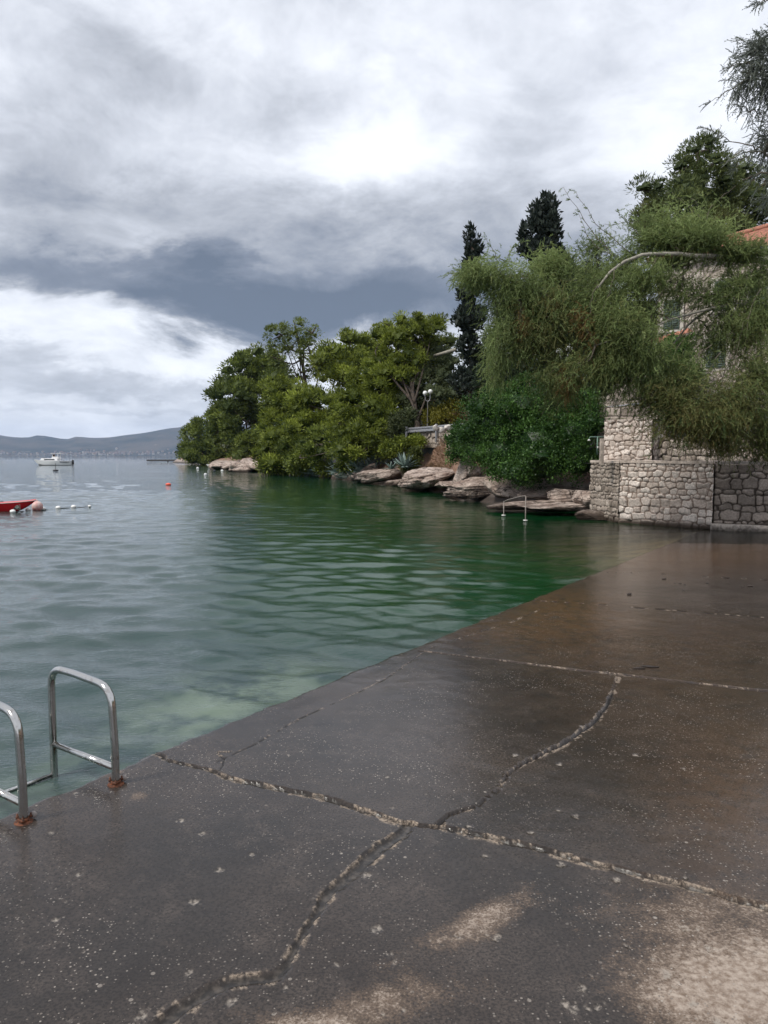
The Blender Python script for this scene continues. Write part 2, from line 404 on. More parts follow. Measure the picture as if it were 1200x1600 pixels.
# dry, salt-pale patches broken up by texture
drv = t.math('ADD', t.attr('dry'), t.math('MULTIPLY', t.math('SUBTRACT', t.noise(5, 9, .8, g), .5), 1.9))
drv2 = t.math('ADD', drv, t.math('MULTIPLY', t.math('SUBTRACT', t.noise(120, 2, .6, g), .5), 1.0))
base = t.mix(t.math('MULTIPLY', t.rng(drv2, .38, .85), .75), base, (.115, .080, .056))
drm = t.math('MULTIPLY', t.rng(drv2, .64, 1.25), .95, True)
base = t.mix(drm, base, t.mix(t.rng(t.noise(40, 4, .7, g), .3, .7), (.16, .115, .085), (.36, .30, .25)))
# pale aggregate grains showing through
cell = t.n('ShaderNodeTexVoronoi'); cell.inputs['Scale'].default_value = 95; t.L.new(g, cell.inputs['Vector'])
sepc = t.n('ShaderNodeSeparateColor'); t.L.new(cell.outputs['Color'], sepc.inputs[0])
gr = t.math('MULTIPLY', t.math('GREATER_THAN', sepc.outputs[0], .66), t.math('LESS_THAN', cell.outputs['Distance'], t.math('MULTIPLY', sepc.outputs[1], .42)))
cell2 = t.n('ShaderNodeTexVoronoi'); cell2.inputs['Scale'].default_value = 34; t.L.new(g, cell2.inputs['Vector'])
sepd = t.n('ShaderNodeSeparateColor'); t.L.new(cell2.outputs['Color'], sepd.inputs[0])
gr2 = t.math('MULTIPLY', t.math('GREATER_THAN', sepd.outputs[0], .93), t.math('LESS_THAN', cell2.outputs['Distance'], t.math('MULTIPLY', sepd.outputs[1], .30)))
grain = t.math('MULTIPLY', t.math('MAXIMUM', gr, gr2), t.rng(t.noise(1.6, 3, .6, g), .38, .64, .08, 1.0))
base = t.mix(t.math('MULTIPLY', grain, .85), base, t.mix(sepc.outputs[2], (.12, .10, .085), (.36, .32, .28)))
base = t.mix(t.math('MULTIPLY', t.attr('chips'), t.rng(t.noise(60, 3, .7, g), .35, .6)), base, (.27, .235, .20))
rimc = t.mix(t.rng(t.noise(85, 5, .8, g), .40, .60), (.030, .022, .016), (.34, .27, .21))
base = t.mix(t.attr('rim'), base, rimc)
base = t.mix(t.attr('fill'), base, t.mix(t.rng(t.noise(30, 4, .6, g), .4, .7), (.022, .019, .017), (.075, .063, .053)))
base = t.mix(t.attr('crack'), base, (.010, .008, .007))
rg = t.rng(t.noise(1.3, 5, .6, g), .35, .65, .045, .16)
rg = t.math('ADD', rg, t.math('MULTIPLY', drm, .45), True)
rg = t.math('ADD', rg, t.math('MULTIPLY', t.math('MAXIMUM', t.attr('rim'), t.attr('crack')), .4), True)
brushed = t.noise(24, 3, .6, t.map(g, (1, 1, 1), (0, 0, -rot)), 0)
mp = t.map(g, (.10, 1, 1), (0, 0, -rot)); mp2 = t.n('ShaderNodeMapping'); t.L.new(g, mp2.inputs[0]); mp2.vector_type = 'TEXTURE'
mp2.inputs['Rotation'].default_value = (0, 0, rot); mp2.inputs['Scale'].default_value = (12, 1, 1)
brushed = t.noise(42, 4, .7, mp2.outputs[0])
b1 = t.bump(t.noise(120, 3, .7, g), .0008, .8)
b2 = t.bump(brushed, .0017, t.rng(t.noise(.8, 2, .5, g), .4, .6, .1, .8) if False else .5, b1)
b3 = t.bump(grain, .0012, .7, b2)
t.set(Base_Color=base, Roughness=rg, Normal=b3); t.b.inputs['IOR'].default_value = 1.30
M_conc = t.m
pier = mk('pier', V, [quads, np.concatenate(sf)], M_conc, None, True, None, attrs)
tag(pier, kind='structure')

# ------------------------------------------------------------------ land heights and shoreline
shore_px = [(955, 812), (925, 800), (880, 797), (820, 795), (770, 790), (735, 779), (700, 770), (650, 760), (600, 755), (550, 750), (500, 745), (445, 741), (400, 737.5), (330, 729.5), (285, 724.5)]
shore = np.array([at(x, y, z=0)[:2] for x, y in shore_px])
shore = np.concatenate([[[16, 12.0], [9.6, 16.0], [7.9, 18.3]], shore, shore[-1:]+[[-14, 30.]], [[-60, 300.], [-20, 420]]])
EXT = np.concatenate([shore, [[700, 420], [700, -60], [30, -60], [22, 6]]])
def inside(P, poly):
    c = np.zeros(len(P), bool); j = len(poly)-1
    for i in range(len(poly)):
        a, b = poly[i], poly[j]
        m = ((a[1] > P[:, 1]) != (b[1] > P[:, 1])) & (P[:, 0] < (b[0]-a[0])*(P[:, 1]-a[1])/(b[1]-a[1]+1e-12)+a[0]); c ^= m; j = i
    return c
def sdist(P):
    d, _, _ = segdist(P, shore); return np.where(inside(P, EXT), d, -d)
PD = [-300, -30, -8, -3, -1, 0, .6, 1.5, 2.8, 3.6, 4.3, 5.2, 10, 13, 18, 30, 60, 130, 400]
PZ = [-25, -8, -3.0, -1.4, -.55, -.06, .30, .85, 1.25, 1.9, 2.55, 2.8, 2.95, 4.2, 6.0, 8.5, 12, 22, 45]
def land_z(P):
    d = sdist(P); w = sstep(28, 34, np.asarray(P)[:, 1])*(1-sstep(60, 66, np.asarray(P)[:, 1]))*3.0
    return np.interp(np.where(d > 0, d+w*np.minimum(np.maximum(d, 0), 2.4), d), PD, PZ)
def ground(x, y): return float(land_z(np.array([[x, y]], float))[0])

# ------------------------------------------------------------------ water
def geo_axis(a, b, f):
    r = [a]
    while r[-1] < b: r.append(r[-1]+f(r[-1]))
    return np.array(r)
RA = geo_axis(1.9, 8800, lambda r: max(.022, r*.0052) if r < 40 else r*.022)
TH = np.concatenate([np.linspace(-1.75, -.55, 60)[:-1], np.linspace(-.55, .55, 380), np.linspace(.55, 1.35, 40)[1:]])
RG, TG2 = np.meshgrid(RA, TH, indexing='ij')
X = (RG*np.sin(TG2)).ravel(); Yw = (RG*np.cos(TG2)).ravel(); R = RG.ravel()
rw = np.random.default_rng(21); H = np.zeros(len(X)); NW = 84
sp = np.maximum(.03, R*.0065)
amp_mod = .75+.5*fbm(p3(X*.16, Yw*.10), 3, 50)
for k in range(NW):
    lam = .13*(2.2/.13)**((k+rw.random())/NW)
    a = rw.normal(0, .50)+.16; kx, ky = math.sin(a)*2*math.pi/lam, math.cos(a)*2*math.pi/lam
    slope = .019*math.exp(-(math.log(lam/.62)/.62)**2)+(.0105 if lam < .38 else .0045); A = slope*lam/(2*math.pi)*1.4
    fade = sstep(1.8, 4.5, lam/sp)
    ph = kx*X+ky*Yw+rw.uniform(0, 6.28)+1.3*vn(p3(X*.25+k, Yw*.25), k)
    H += A*fade*np.sin(ph)
PW = np.stack([X, Yw], 1); stw = st(PW)
# calm, thin water where it laps over the sinking end of the slab
on_pier = (stw[:, 1] > -.02)
sd_ = sdist(PW)
bed = np.where(on_pier, pier_z(X, Yw), -9.)
near_edge = np.clip(-stw[:, 1], 0, None); al = sstep(4.5, 12, stw[:, 0])
bed2 = -(.95+.55*near_edge)*(1-al)-(.02+.12*near_edge)*al
bed2 = np.where(stw[:, 1] <= 0, bed2, -9.)
bed3 = np.interp(sd_, PD, PZ)
bed = np.maximum(bed, np.maximum(np.where((stw[:, 0] < 17) & (stw[:, 0] > -6), bed2, -9), bed3))
bed = bed+.12*fbm(p3(X*.5, Yw*.5), 3, 77)*(np.clip(-bed, 0, 1))
depth = np.clip(-bed, 0, 12)
H *= amp_mod*np.clip(.10+depth*2.2, 0, 1)
shallow = np.exp(-depth*2.4)
iw = np.arange(len(X)).reshape(RG.shape)
wq_ = np.stack([iw[:-1, :-1], iw[1:, :-1], iw[1:, 1:], iw[:-1, 1:]], -1).reshape(-1, 4)[:, ::-1]
pc = pier_at(385, 1070); 
sand = np.exp(-(((PW-pc)@EV)/1.0)**2-(((PW-pc)@NV)/.55)**2)*.55
sand += .25*np.exp(-(((PW-pier_at(150, 1180))@EV)/1.6)**2-(((PW-pier_at(150, 1180))@NV)/.8)**2)
gcx = at(640, 860, z=0)[:2]
green = sstep(-.42, .0, (X/np.maximum(Yw, .1))+.10*fbm(p3(X*.12, Yw*.12), 2, 31)+.02)*sstep(5.0, 9.5, R+1.2*fbm(p3(X*.4, Yw*.4), 3, 35))
green *= 1-sstep(60, 200, R)
t = NT('sea_water', .03, (.02, .05, .045))
g = t.geo()
body = t.mix(t.attr('green'), (.026, .050, .050), (.003, .037, .010))
body = t.mix(t.math('MULTIPLY', t.attr('sand'), t.rng(t.noise(2.2, 4, .6, g), .35, .62), True), body, (.17, .22, .16))
body = t.mix(t.math('MULTIPLY', t.rng(t.noise(.35, 3, .5, g), .5, .7), .35), body, (.010, .035, .022))
t.set(Base_Color=body); t.b.inputs['IOR'].default_value = 1.33
cmap = t.map(g, (1.0, 2.2, 1))
hb = t.math('ADD', t.noise(3.2, 5, .62, cmap), t.math('MULTIPLY', t.noise(.9, 3, .6, cmap), 1.2))
lay2 = t.bump(hb, .035, 1.0)
hf = t.noise(16, 3, .6, cmap); lay3 = t.bump(hf, .005, .8, None)
cd = t.n('ShaderNodeCameraData') if False else None
# the long-wave detail lives in the mesh near by; farther out the bump carries it (stored per vertex)
bn = t.n('ShaderNodeBump'); t.L.new(hb, bn.inputs['Height']); bn.inputs['Distance'].default_value = .05; t.L.new(t.attr('far'), bn.inputs['Strength'])
bn2 = t.n('ShaderNodeBump'); t.L.new(hf, bn2.inputs['Height']); bn2.inputs['Distance'].default_value = .0075; t.L.new(t.math('SUBTRACT', .85, t.math('MULTIPLY', t.attr('green'), .45)), bn2.inputs['Strength']); t.L.new(bn.outputs[0], bn2.inputs['Normal'])
t.set(Normal=bn2.outputs[0])
tr = t.n('ShaderNodeBsdfTransparent'); tr.inputs[0].default_value = (.78, .86, .80, 1)
gl = t.n('ShaderNodeBsdfGlossy'); gl.inputs['Roughness'].default_value = .03; t.L.new(bn2.outputs[0], gl.inputs['Normal'])
fr = t.n('ShaderNodeFresnel'); fr.inputs['IOR'].default_value = 1.33; t.L.new(bn2.outputs[0], fr.inputs['Normal'])
m1 = t.n('ShaderNodeMixShader'); t.L.new(fr.outputs[0], m1.inputs[0]); t.L.new(tr.outputs[0], m1.inputs[1]); t.L.new(gl.outputs[0], m1.inputs[2])
m2 = t.n('ShaderNodeMixShader'); t.L.new(t.attr('shallow'), m2.inputs[0]); t.L.new(t.b.outputs[0], m2.inputs[1]); t.L.new(m1.outputs[0], m2.inputs[2])
t.L.new(m2.outputs[0], t.out.inputs[0]); M_water = t.m
far = (1-.75*green)*sstep(9, 45, R)*.5*(1-.85*sstep(60, 500, R))
H *= 1-.50*green*sstep(7, 12, R)
water = mk('water', np.stack([X, Yw, H], 1), wq_, M_water, None, True, None, dict(shallow=shallow, sand=sand, green=green, far=far))
tag(water, kind='structure')
# sea bed close to the slab and below the shallow end
bx = np.arange(-9, 14, .12); by = np.arange(1.0, 30, .12); BX, BY = np.meshgrid(bx, by, indexing='ij'); PB = np.stack([BX.ravel(), BY.ravel()], 1); sb = st(PB)
ne = np.clip(-sb[:, 1], 0, None); al = sstep(4.5, 12, sb[:, 0])
zb = -(.95+.55*ne)*(1-al)-(.02+.12*ne)*al+.06*fbm(p3(PB[:, 0]*1.3, PB[:, 1]*1.3), 4, 7)-.05
zb = np.where(sb[:, 1] > .1, pier_z(PB[:, 0], PB[:, 1])-.25, zb)
bi = np.arange(len(PB)).reshape(BX.shape); bq = np.stack([bi[:-1, :-1], bi[1:, :-1], bi[1:, 1:], bi[:-1, 1:]], -1).reshape(-1, 4)
M_bed = simple('sea_bed', (.24, .15, .085), .8, 0, .5, 3)
tag(mk('seabed', np.concatenate([PB, zb[:, None]], 1), bq, M_bed), kind='structure')

# ------------------------------------------------------------------ land sheet
gx = np.concatenate([np.arange(-90, -16, 1.6), np.arange(-16, 16, .38), np.arange(16, 60, 2.0), np.arange(60, 700, 25)])
gy = np.concatenate([np.arange(-60, 10, 5), np.arange(10, 62, .38), np.arange(62, 130, 1.2), np.arange(130, 420, 6)])
GX, GY = np.meshgrid(gx, gy, indexing='ij'); PG = np.stack([GX.ravel(), GY.ravel()], 1)
zg = land_z(PG); sg = st(PG)
nn = fbm(p3(PG[:, 0]*.8, PG[:, 1]*.8), 5, 13); rg_ = 1-np.abs(fbm(p3(PG[:, 0]*1.1, PG[:, 1]*1.1, zg*2), 4, 23))*2
dd = sdist(PG); rocky = np.exp(-((dd-1.2)/2.6)**2)
zg = zg+.16*nn*np.clip(dd+1, 0, 1)*(1-.8*((dd > 5) & (dd < 10.5)))+.22*rocky*rg_*sstep(.2, 1.2, dd)
zg = zg-1.5*sstep(68, 76, PG[:, 1])*(dd < 9)*(dd > -2)
zg = np.where((sg[:, 1] > -.3) & (sg[:, 0] < 16) & (dd < .5), -1.2, zg)         # below the slab
gi = np.arange(len(PG)).reshape(GX.shape); gq = np.stack([gi[:-1, :-1], gi[1:, :-1], gi[1:, 1:], gi[:-1, 1:]], -1).reshape(-1, 4)
t = NT('shore_ground', .85, (.2, .1, .07)); g = t.geo()
spz = t.n('ShaderNodeSeparateXYZ'); t.L.new(g, spz.inputs[0]); hz = spz.outputs[2]
earth = t.mix(t.rng(t.noise(2.2, 6, .7, g), .35, .65), (.10, .050, .030), (.22, .125, .08))
earth = t.mix(t.math('MULTIPLY', t.rng(t.noise(14, 4, .7, g), .5, .7), .7), earth, (.26, .19, .13))
stone = t.mix(t.rng(t.noise(3, 6, .7, g), .35, .65), (.16, .12, .10), (.36, .30, .26))
stone = t.mix(t.rng(hz, .12, .45), (.045, .032, .025), stone)
col = t.mix(t.rng(t.math('ADD', hz, t.math('MULTIPLY', t.noise(2, 3, .6, g), .8)), 1.1, 1.5), stone, earth)
col = t.mix(t.rng(t.math('ADD', hz, t.math('MULTIPLY', t.noise(.8, 3, .6, g), 1.6)), 3.6, 4.3), col, (.055, .060, .025))
t.set(Base_Color=col, Normal=t.bump(t.noise(9, 6, .7, g), .06))
tag(mk('terrain', np.concatenate([PG, zg[:, None]], 1), gq, t.m), kind='structure')
# road behind the guard rail
def offset_line(d0, i0, i1, n=60):
    pts = []
    for q in np.linspace(0, 1, n):
        pts.append(q)
    return pts
rail_line = np.array([[12.5, 17.2], [10.0, 19.6], [8.1, 23.2], [7.35, 26.5], [6.0, 31.5], [4.9, 36.], [3.7, 40.], [2.05, 44.2], [-.5, 50.], [-5, 60.]])
def resample(pts, step):
    pts = np.asarray(pts, float); l = np.concatenate([[0], np.cumsum(np.linalg.norm(np.diff(pts, axis=0), axis=1))]); n = max(2, int(l[-1]/step)); q = np.linspace(0, l[-1], n)
    return np.stack([np.interp(q, l, pts[:, i]) for i in range(pts.shape[1])], 1)
def smooth_line(p, it=3):
    p = resample(p, .5)
    for _ in range(it*4): p[1:-1] = (p[:-2]+2*p[1:-1]+p[2:])/4
    return p
RL = smooth_line(rail_line, 6); RT = np.gradient(RL, axis=0); RT /= np.linalg.norm(RT, axis=1)[:, None]; RN = np.stack([RT[:, 1], -RT[:, 0]], 1)  # inland
a_ = RL+RN*.25; b_ = RL+RN*4.6; n_ = len(RL)
V = np.concatenate([np.c_[a_, np.full(n_, 3.00)], np.c_[b_, np.full(n_, 3.03)], np.c_[a_, np.full(n_, 1.2)]])
j = np.arange(n_-1); Fq = np.concatenate([np.stack([j, j+n_, j+n_+1, j+1], 1), np.stack([j+1, j+1+2*n_, j+2*n_, j], 1)])
M_asph = simple('asphalt', (.05, .05, .052), .8, 0, .25, 8, .004)
tag(mk('road', V, Fq, M_asph), kind='structure')
# ------------------------------------------------------------------ stone walls
def stone_mat(name, lo, hi, mortar, stain=None):
    t = NT(name, .75, lo, 0, .3); g = t.geo()
    c = t.mix(t.attr('tint'), lo, hi)
    c = t.mix(t.rng(t.noise(22, 5, .7, g), .35, .68), t.mix(.42, c, (.05, .04, .035)), c)
    if stain:
        c = t.mix(t.math('MULTIPLY', t.rng(t.noise(.9, 4, .6, t.map(g, (1, 1, .35))), .5, .62), stain[1]), c, stain[0])
    c = t.mix(t.rng(t.attr('joint'), .15, .75), c, mortar)
    s_ = t.n('ShaderNodeSeparateXYZ'); t.L.new(g, s_.inputs[0])
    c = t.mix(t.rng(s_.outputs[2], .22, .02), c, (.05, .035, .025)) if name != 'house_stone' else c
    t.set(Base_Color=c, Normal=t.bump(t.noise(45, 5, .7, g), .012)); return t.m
M_wallA = stone_mat('pale_limestone', (.52, .43, .37), (.80, .71, .64), (.22, .165, .135))
M_wallB = stone_mat('weathered_limestone', (.22, .185, .16), (.46, .39, .34), (.075, .06, .05))
M_wallC = stone_mat('rubble_limestone', (.27, .22, .18), (.48, .41, .35), (.07, .055, .045))
M_wallH = stone_mat('house_stone', (.40, .34, .28), (.62, .55, .47), (.20, .17, .14))
M_cap = simple('cap_concrete', (.42, .35, .30), .8, 0, .3, 9, .01)
def stone_face(A, B, z0, z1, cell, seed, relief=.045, course=.7, res=.02, ztop=None, rag=0.):
    """a wall face of fitted irregular stones from A to B; returns vertices, quads, attributes. Face looks to the left of A->B reversed (outwards)."""
    r = np.random.default_rng(seed); A = np.asarray(A, float)[:2]; B = np.asarray(B, float)[:2]; L = np.linalg.norm(B-A); Hh = z1-z0
    d = (B-A)/L; nrm = np.array([d[1], -d[0]])
    # stones: courses with jitter
    pts = []; size = []; zc = -cell*.3
    while zc < Hh+cell:
        h = cell*r.uniform(.45, 1.25); u = -r.uniform(0, cell)
        while u < L+cell:
            w = h*r.uniform(.7, 2.1)
            pts.append((u+w/2, zc+h/2+r.normal(0, h*.16*(1.4-course)))); size.append((w, h)); u += w
        zc += h
    pts = np.array(pts); size = np.array(size); tint = r.random(len(pts)); tint[r.random(len(pts)) < .12] *= .25; bulge = r.uniform(.4, 1, len(pts))
    tilt = r.normal(0, .42, (len(pts), 2))
    nu, nz = max(2, int(L/res)), max(2, int(Hh/res)); U, Z = np.meshgrid(np.linspace(0, L, nu+1), np.linspace(0, Hh, nz+1), indexing='ij')
    q = np.stack([U.ravel(), Z.ravel()], 1); qq = q+np.stack([vn(p3(q[:, 0]*7/cell*.2, q[:, 1]*7/cell*.2), seed), vn(p3(q[:, 0]*7/cell*.2, q[:, 1]*7/cell*.2, 5), seed+1)], 1)*cell*.15+np.stack([vn(p3(q[:, 0]*30, q[:, 1]*30), seed), vn(p3(q[:, 0]*30, q[:, 1]*30, 5), seed+1)], 1)*cell*.03
    out_h = np.zeros(len(q)); out_t = np.zeros(len(q)); out_j = np.zeros(len(q))
    for s0 in range(0, len(q), 4000):
        x = qq[s0:s0+4000]; dx = np.abs(x[:, None, 0]-pts[None, :, 0])/size[None, :, 0]; dz = np.abs(x[:, None, 1]-pts[None, :, 1])/size[None, :, 1]
        m = (dx**3.2+dz**3.2)**(1/3.2); o = np.argpartition(m, 1, axis=1)[:, :2]; mm = np.take_along_axis(m, o, 1); sw = mm[:, 0] > mm[:, 1]
        i1 = np.where(sw, o[:, 1], o[:, 0]); m1 = mm.min(1); m2 = mm.max(1); e = (m2-m1)*size[i1].min(1)/cell
        prof = sstep(.0, .30, e)**.7; rel = x-pts[i1]
        out_h[s0:s0+4000] = prof*relief*bulge[i1]+prof*(rel*tilt[i1]).sum(1)*.35; out_t[s0:s0+4000] = tint[i1]; out_j[s0:s0+4000] = 1-sstep(.03, .16, e)
    out_h += (.012*fbm(p3(q[:, 0]*16, q[:, 1]*16), 4, seed+9)+.012*fbm(p3(q[:, 0]*5, q[:, 1]*5), 3, seed+19))*(1-out_j*.7)
    zz_ = z0+q[:, 1]
    if ztop is not None:
        zt = ztop(q[:, 0])+rag*vn(p3(q[:, 0]/cell*.9, 0*q[:, 0]), seed+3); zz_ = z0+q[:, 1]/Hh*(zt-z0)
    P_ = A+q[:, :1]*d+out_h[:, None]*nrm
    V = np.c_[P_, zz_]; i = np.arange(len(q)).reshape(U.shape)
    Q = np.stack([i[:-1, :-1], i[1:, :-1], i[1:, 1:], i[:-1, 1:]], -1).reshape(-1, 4)
    return V, Q, out_t, out_j, i, nrm
def stone_wall(name, A, B, z0, z1, th, cell, seed, mat, label, relief=.045, course=.7, res=.02, ends=(1, 1), parent=None, ztop=None, rag=0., cat='wall'):
    """stone block with modelled stones on the seen face and both ends"""
    A = np.asarray(A, float)[:2]; B = np.asarray(B, float)[:2]; d = (B-A)/np.linalg.norm(B-A); n_ = np.array([d[1], -d[0]])
    Vs = []; Qs = []; T = []; J = []; n0 = 0
    faces = [(A, B, ztop)]
    if ends[0]: faces.append((A-n_*th+0*d, A, (lambda u: np.full_like(u, ztop(np.zeros(1))[0])) if ztop else None))
    if ends[1]: faces.append((B, B-n_*th, (lambda u: np.full_like(u, ztop(np.array([np.linalg.norm(B-A)]))[0])) if ztop else None))
    for k, (a, b, zt) in enumerate(faces):
        V, Q, t_, j_, i, nn_ = stone_face(a, b, z0, z1, cell, seed+k*7, relief, course, res, zt, rag)
        Vs.append(V); Qs.append(Q+n0); T.append(t_); J.append(j_); n0 += len(V)
    L = np.linalg.norm(B-A); zt0 = ztop(np.array([0.]))[0] if ztop else z1; zt1 = ztop(np.array([L]))[0] if ztop else z1
    a1, b1 = A+n_*.01, B+n_*.01; a2, b2 = A-n_*th, B-n_*th       # back and top
    Vs.append(np.array([[*a1, zt0-.006], [*b1, zt1-.006], [*b2, zt1-.006], [*a2, zt0-.006], [*a2, z0], [*b2, z0]])); Qs.append(np.array([[0, 1, 2, 3], [3, 2, 5, 4]])+n0); T.append(np.full(6, .5)); J.append(np.full(6, .5))
    o = mk(name, np.concatenate(Vs), [np.concatenate(Qs)], mat, parent, True, None, dict(tint=np.concatenate(T), joint=np.concatenate(J)))
    if parent is None: tag(o, label, cat)
    return o
WA = at(968, 818, z=-.02)[:2]; WB = at(1113, 828, z=-.02)[:2]; WL = at(923, 800, Y=WA[1]+1.6)[:2]
zt = 1.75-(720-712)/F*WB[1]
w1 = empty('stone_wall', (*WA, 0), 'pale cream irregular stone retaining wall rising from the wet slab', 'wall')
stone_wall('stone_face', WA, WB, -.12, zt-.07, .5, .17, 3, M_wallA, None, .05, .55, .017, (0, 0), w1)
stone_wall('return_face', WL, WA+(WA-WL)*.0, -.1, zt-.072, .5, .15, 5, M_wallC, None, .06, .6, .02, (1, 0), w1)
def cap_strip(parent, pts, w, z, th, name='cap', mat=None, over=.05):
    pts = np.asarray(pts, float); T = np.gradient(pts, axis=0); T /= np.linalg.norm(T, axis=1)[:, None]; N = np.stack([T[:, 1], -T[:, 0]], 1)
    n = len(pts); jit = (lambda s: .008*np.sin(np.arange(n)*s))
    V = np.concatenate([np.c_[pts+N*over, np.full(n, z)+jit(1.3)], np.c_[pts+N*over, np.full(n, z+th)+jit(2.1)], np.c_[pts-N*w, np.full(n, z+th)+jit(1.7)], np.c_[pts-N*w, np.full(n, z)]])
    j = np.arange(n-1); F_ = [np.concatenate([np.stack([k*n+j, k*n+j+1, ((k+1) % 4)*n+j+1, ((k+1) % 4)*n+j], 1) for k in range(4)]), np.array([[0, n, 2*n, 3*n], [n-1, 4*n-1, 3*n-1, 2*n-1]])]
    return mk(name, V, F_, mat or M_cap, parent, False)
WC = WB+(at(1290, 834, z=0)[:2]-WB)*1.0
WD = WC+(WC-WB)*1.6
cap_strip(w1, resample(np.array([WL, WA]), .4), .5, zt-.07, .065)
cap_strip(w1, resample(np.array([WA, WB]), .35), .5, zt-.0685, .065)
# darker wall continuing right, slightly behind
dAB = (WC-WB)/np.linalg.norm(WC-WB); nB = np.array([dAB[1], -dAB[0]])
w2 = empty('stone_wall', (*WB, 0), 'dark weathered wall of large stones right of the pale wall', 'wall')
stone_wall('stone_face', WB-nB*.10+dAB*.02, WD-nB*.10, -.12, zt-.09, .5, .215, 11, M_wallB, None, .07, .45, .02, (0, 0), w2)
cap_strip(w2, resample(np.array([WB-nB*.10, WD-nB*.10]), .4), .4, zt-.088, .07, mat=simple('grey_cap', (.24, .21, .19), .8, 0, .35, 9, .01))
# ledge at its foot
n = 160; q = resample(np.array([WB+dAB*-.03, WD]), .03); n = len(q)
fr_ = fbm(p3(np.arange(n)*.35, 0*np.arange(n)), 3, 8)
rows = []
for dn, z_, jt in ((.20, -.02, .05), (.26, .05, .05), (.27, .115, .03), (.25, .135, .01), (-.12, .137, 0)):
    rows.append(np.c_[q+nB*(dn+jt*fr_)[:, None], np.full(n, z_+WB[1]*0)])
V = np.concatenate(rows); j = np.arange(n-1); Fq = np.concatenate([np.stack([k*n+j, k*n+j+1, (k+1)*n+j+1, (k+1)*n+j], 1) for k in range(4)])
o = mk('wall_ledge', V, [Fq, np.array([[k*n for k in range(5)][::-1]])], simple('ledge', (.36, .31, .27), .8, 0, .45, 14, .02), None, True)
tag(o, 'pale rough concrete ledge along the foot of the dark wall', 'ledge')
# terrace behind the low walls
dW = (WB-WA)/np.linalg.norm(WB-WA); nW = np.array([dW[1], -dW[0]])
tp = [WL+np.array([.2, .3]), WA-nW*.3, WB-nW*.4, WD-nB*.3, WD-nB*6, WA-nW*3.4+np.array([2, 1]), WL+np.array([.5, 3.5])]
o = mk('terrace', np.array([[*p, zt-.11] for p in tp]), [np.array([list(range(len(tp)))])], M_asph, None, False); tag(o, kind='structure')
# upper walls on the terrace
def wl_at(px, Y): return at(px, 712, Y=Y)[:2]
U0, U1, U2 = wl_at(944, 21.2), wl_at(1019, 20.3), wl_at(1300, 18.6)
z3 = EYE+(712-656)/F*20.8; z4 = EYE+(712-683)/F*19.8
stone_wall('stone_wall', U0, U1, zt-.13, z3, .6, .15, 17, M_wallA, 'tall pale rubble wall standing behind the outdoor shower on the terrace', .05, .2, .02, (1, 1), rag=.02)
stone_wall('stone_wall', U1+np.array([.12, .28]), U2, zt-.13, z4, .5, .19, 19, M_wallC, 'lower rubble wall on the terrace half hidden by drooping tamarisk', .05, .4, .022, (0, 0), rag=.03)
R0, R1 = wl_at(930, 24.2), wl_at(1040, 22.6)
stone_wall('stone_wall', R0, R1, 1.9, EYE+(712-628)/F*23.2-.12, .5, .24, 23, M_wallC, 'grey block parapet directly under the near guard rail', .03, .9, .025, (1, 1))
G0, G1 = wl_at(925, 30.2), wl_at(1330, 27.)
stone_wall('stone_wall', G0, G1, 2.7, EYE+(712-612)/F*29, .5, .22, 29, M_wallH, 'pale garden wall across the road below the stone house', .04, .6, .035, (1, 0), ztop=lambda u: 4.15+.75*sstep(.6, .9, u)-.0*u, rag=.08)
# bank wall edge beside the red slope, and boulders
B0, B1 = at(699, 707, Y=39.6)[:2], at(716, 712, Y=37.2)[:2]
stone_wall('stone_wall', B0+np.array([0, .0]), B1, ground(*B0)-.5, EYE+(712-676)/F*38.5, 1.2, .2, 31, M_wallA, 'narrow pale stone wall end between the red slope and dark shrub', .05, .3, .03, (1, 1))
P0, P1 = at(655, 700, Y=44.8)[:2], at(700, 700, Y=40.6)[:2]
stone_wall('stone_wall', P0, P1, 2.2, EYE+(712-671.5)/F*43, .4, .3, 37, M_wallC, 'low grey block wall under the far guard rail by the lamp post', .03, .9, .035, (1, 1))

# ------------------------------------------------------------------ rocks
t = NT('limestone_rock', .75, (.3, .25, .2), 0, .3); g = t.geo()
spz = t.n('ShaderNodeSeparateXYZ'); t.L.new(g, spz.inputs[0]); hz = spz.outputs[2]
c = t.mix(t.rng(t.noise(1.7, 5, .65, g), .35, .65), (.30, .22, .18), (.62, .51, .44))
c = t.mix(t.rng(t.noise(11, 6, .75, t.map(g, (.6, .6, 2.2), (.3, 0, 0))), .38, .62), t.mix(.6, c, (.05, .035, .028)), c)
c = t.mix(t.rng(t.noise(26, 4, .7, g), .58, .72), c, (.045, .035, .03))
wv_ = t.n('ShaderNodeVectorMath', operation='ADD'); t.L.new(g, wv_.inputs[0]); wn_ = t.n('ShaderNodeTexNoise'); wn_.inputs['Scale'].default_value = 1.6; wn_.inputs['Detail'].default_value = 4; t.L.new(g, wn_.inputs['Vector']); t.L.new(wn_.outputs['Color'], wv_.inputs[1])
ckv = t.vor(1.1, t.map(wv_.outputs[0], (.8, .8, 2.6), (.35, .2, 0)), 'DISTANCE_TO_EDGE')
c = t.mix(t.rng(ckv, .035, .0), c, (.03, .02, .016))
c = t.mix(t.rng(t.math('ADD', hz, t.math('MULTIPLY', t.math('SUBTRACT', t.noise(3, 4, .6, g), .5), .35)), .36, .12), c, (.035, .023, .016))
t.set(Base_Color=c, Normal=t.bump(t.noise(16, 6, .75, g), .05)); M_rock = t.m
def unit_(v): return v/np.linalg.norm(v)
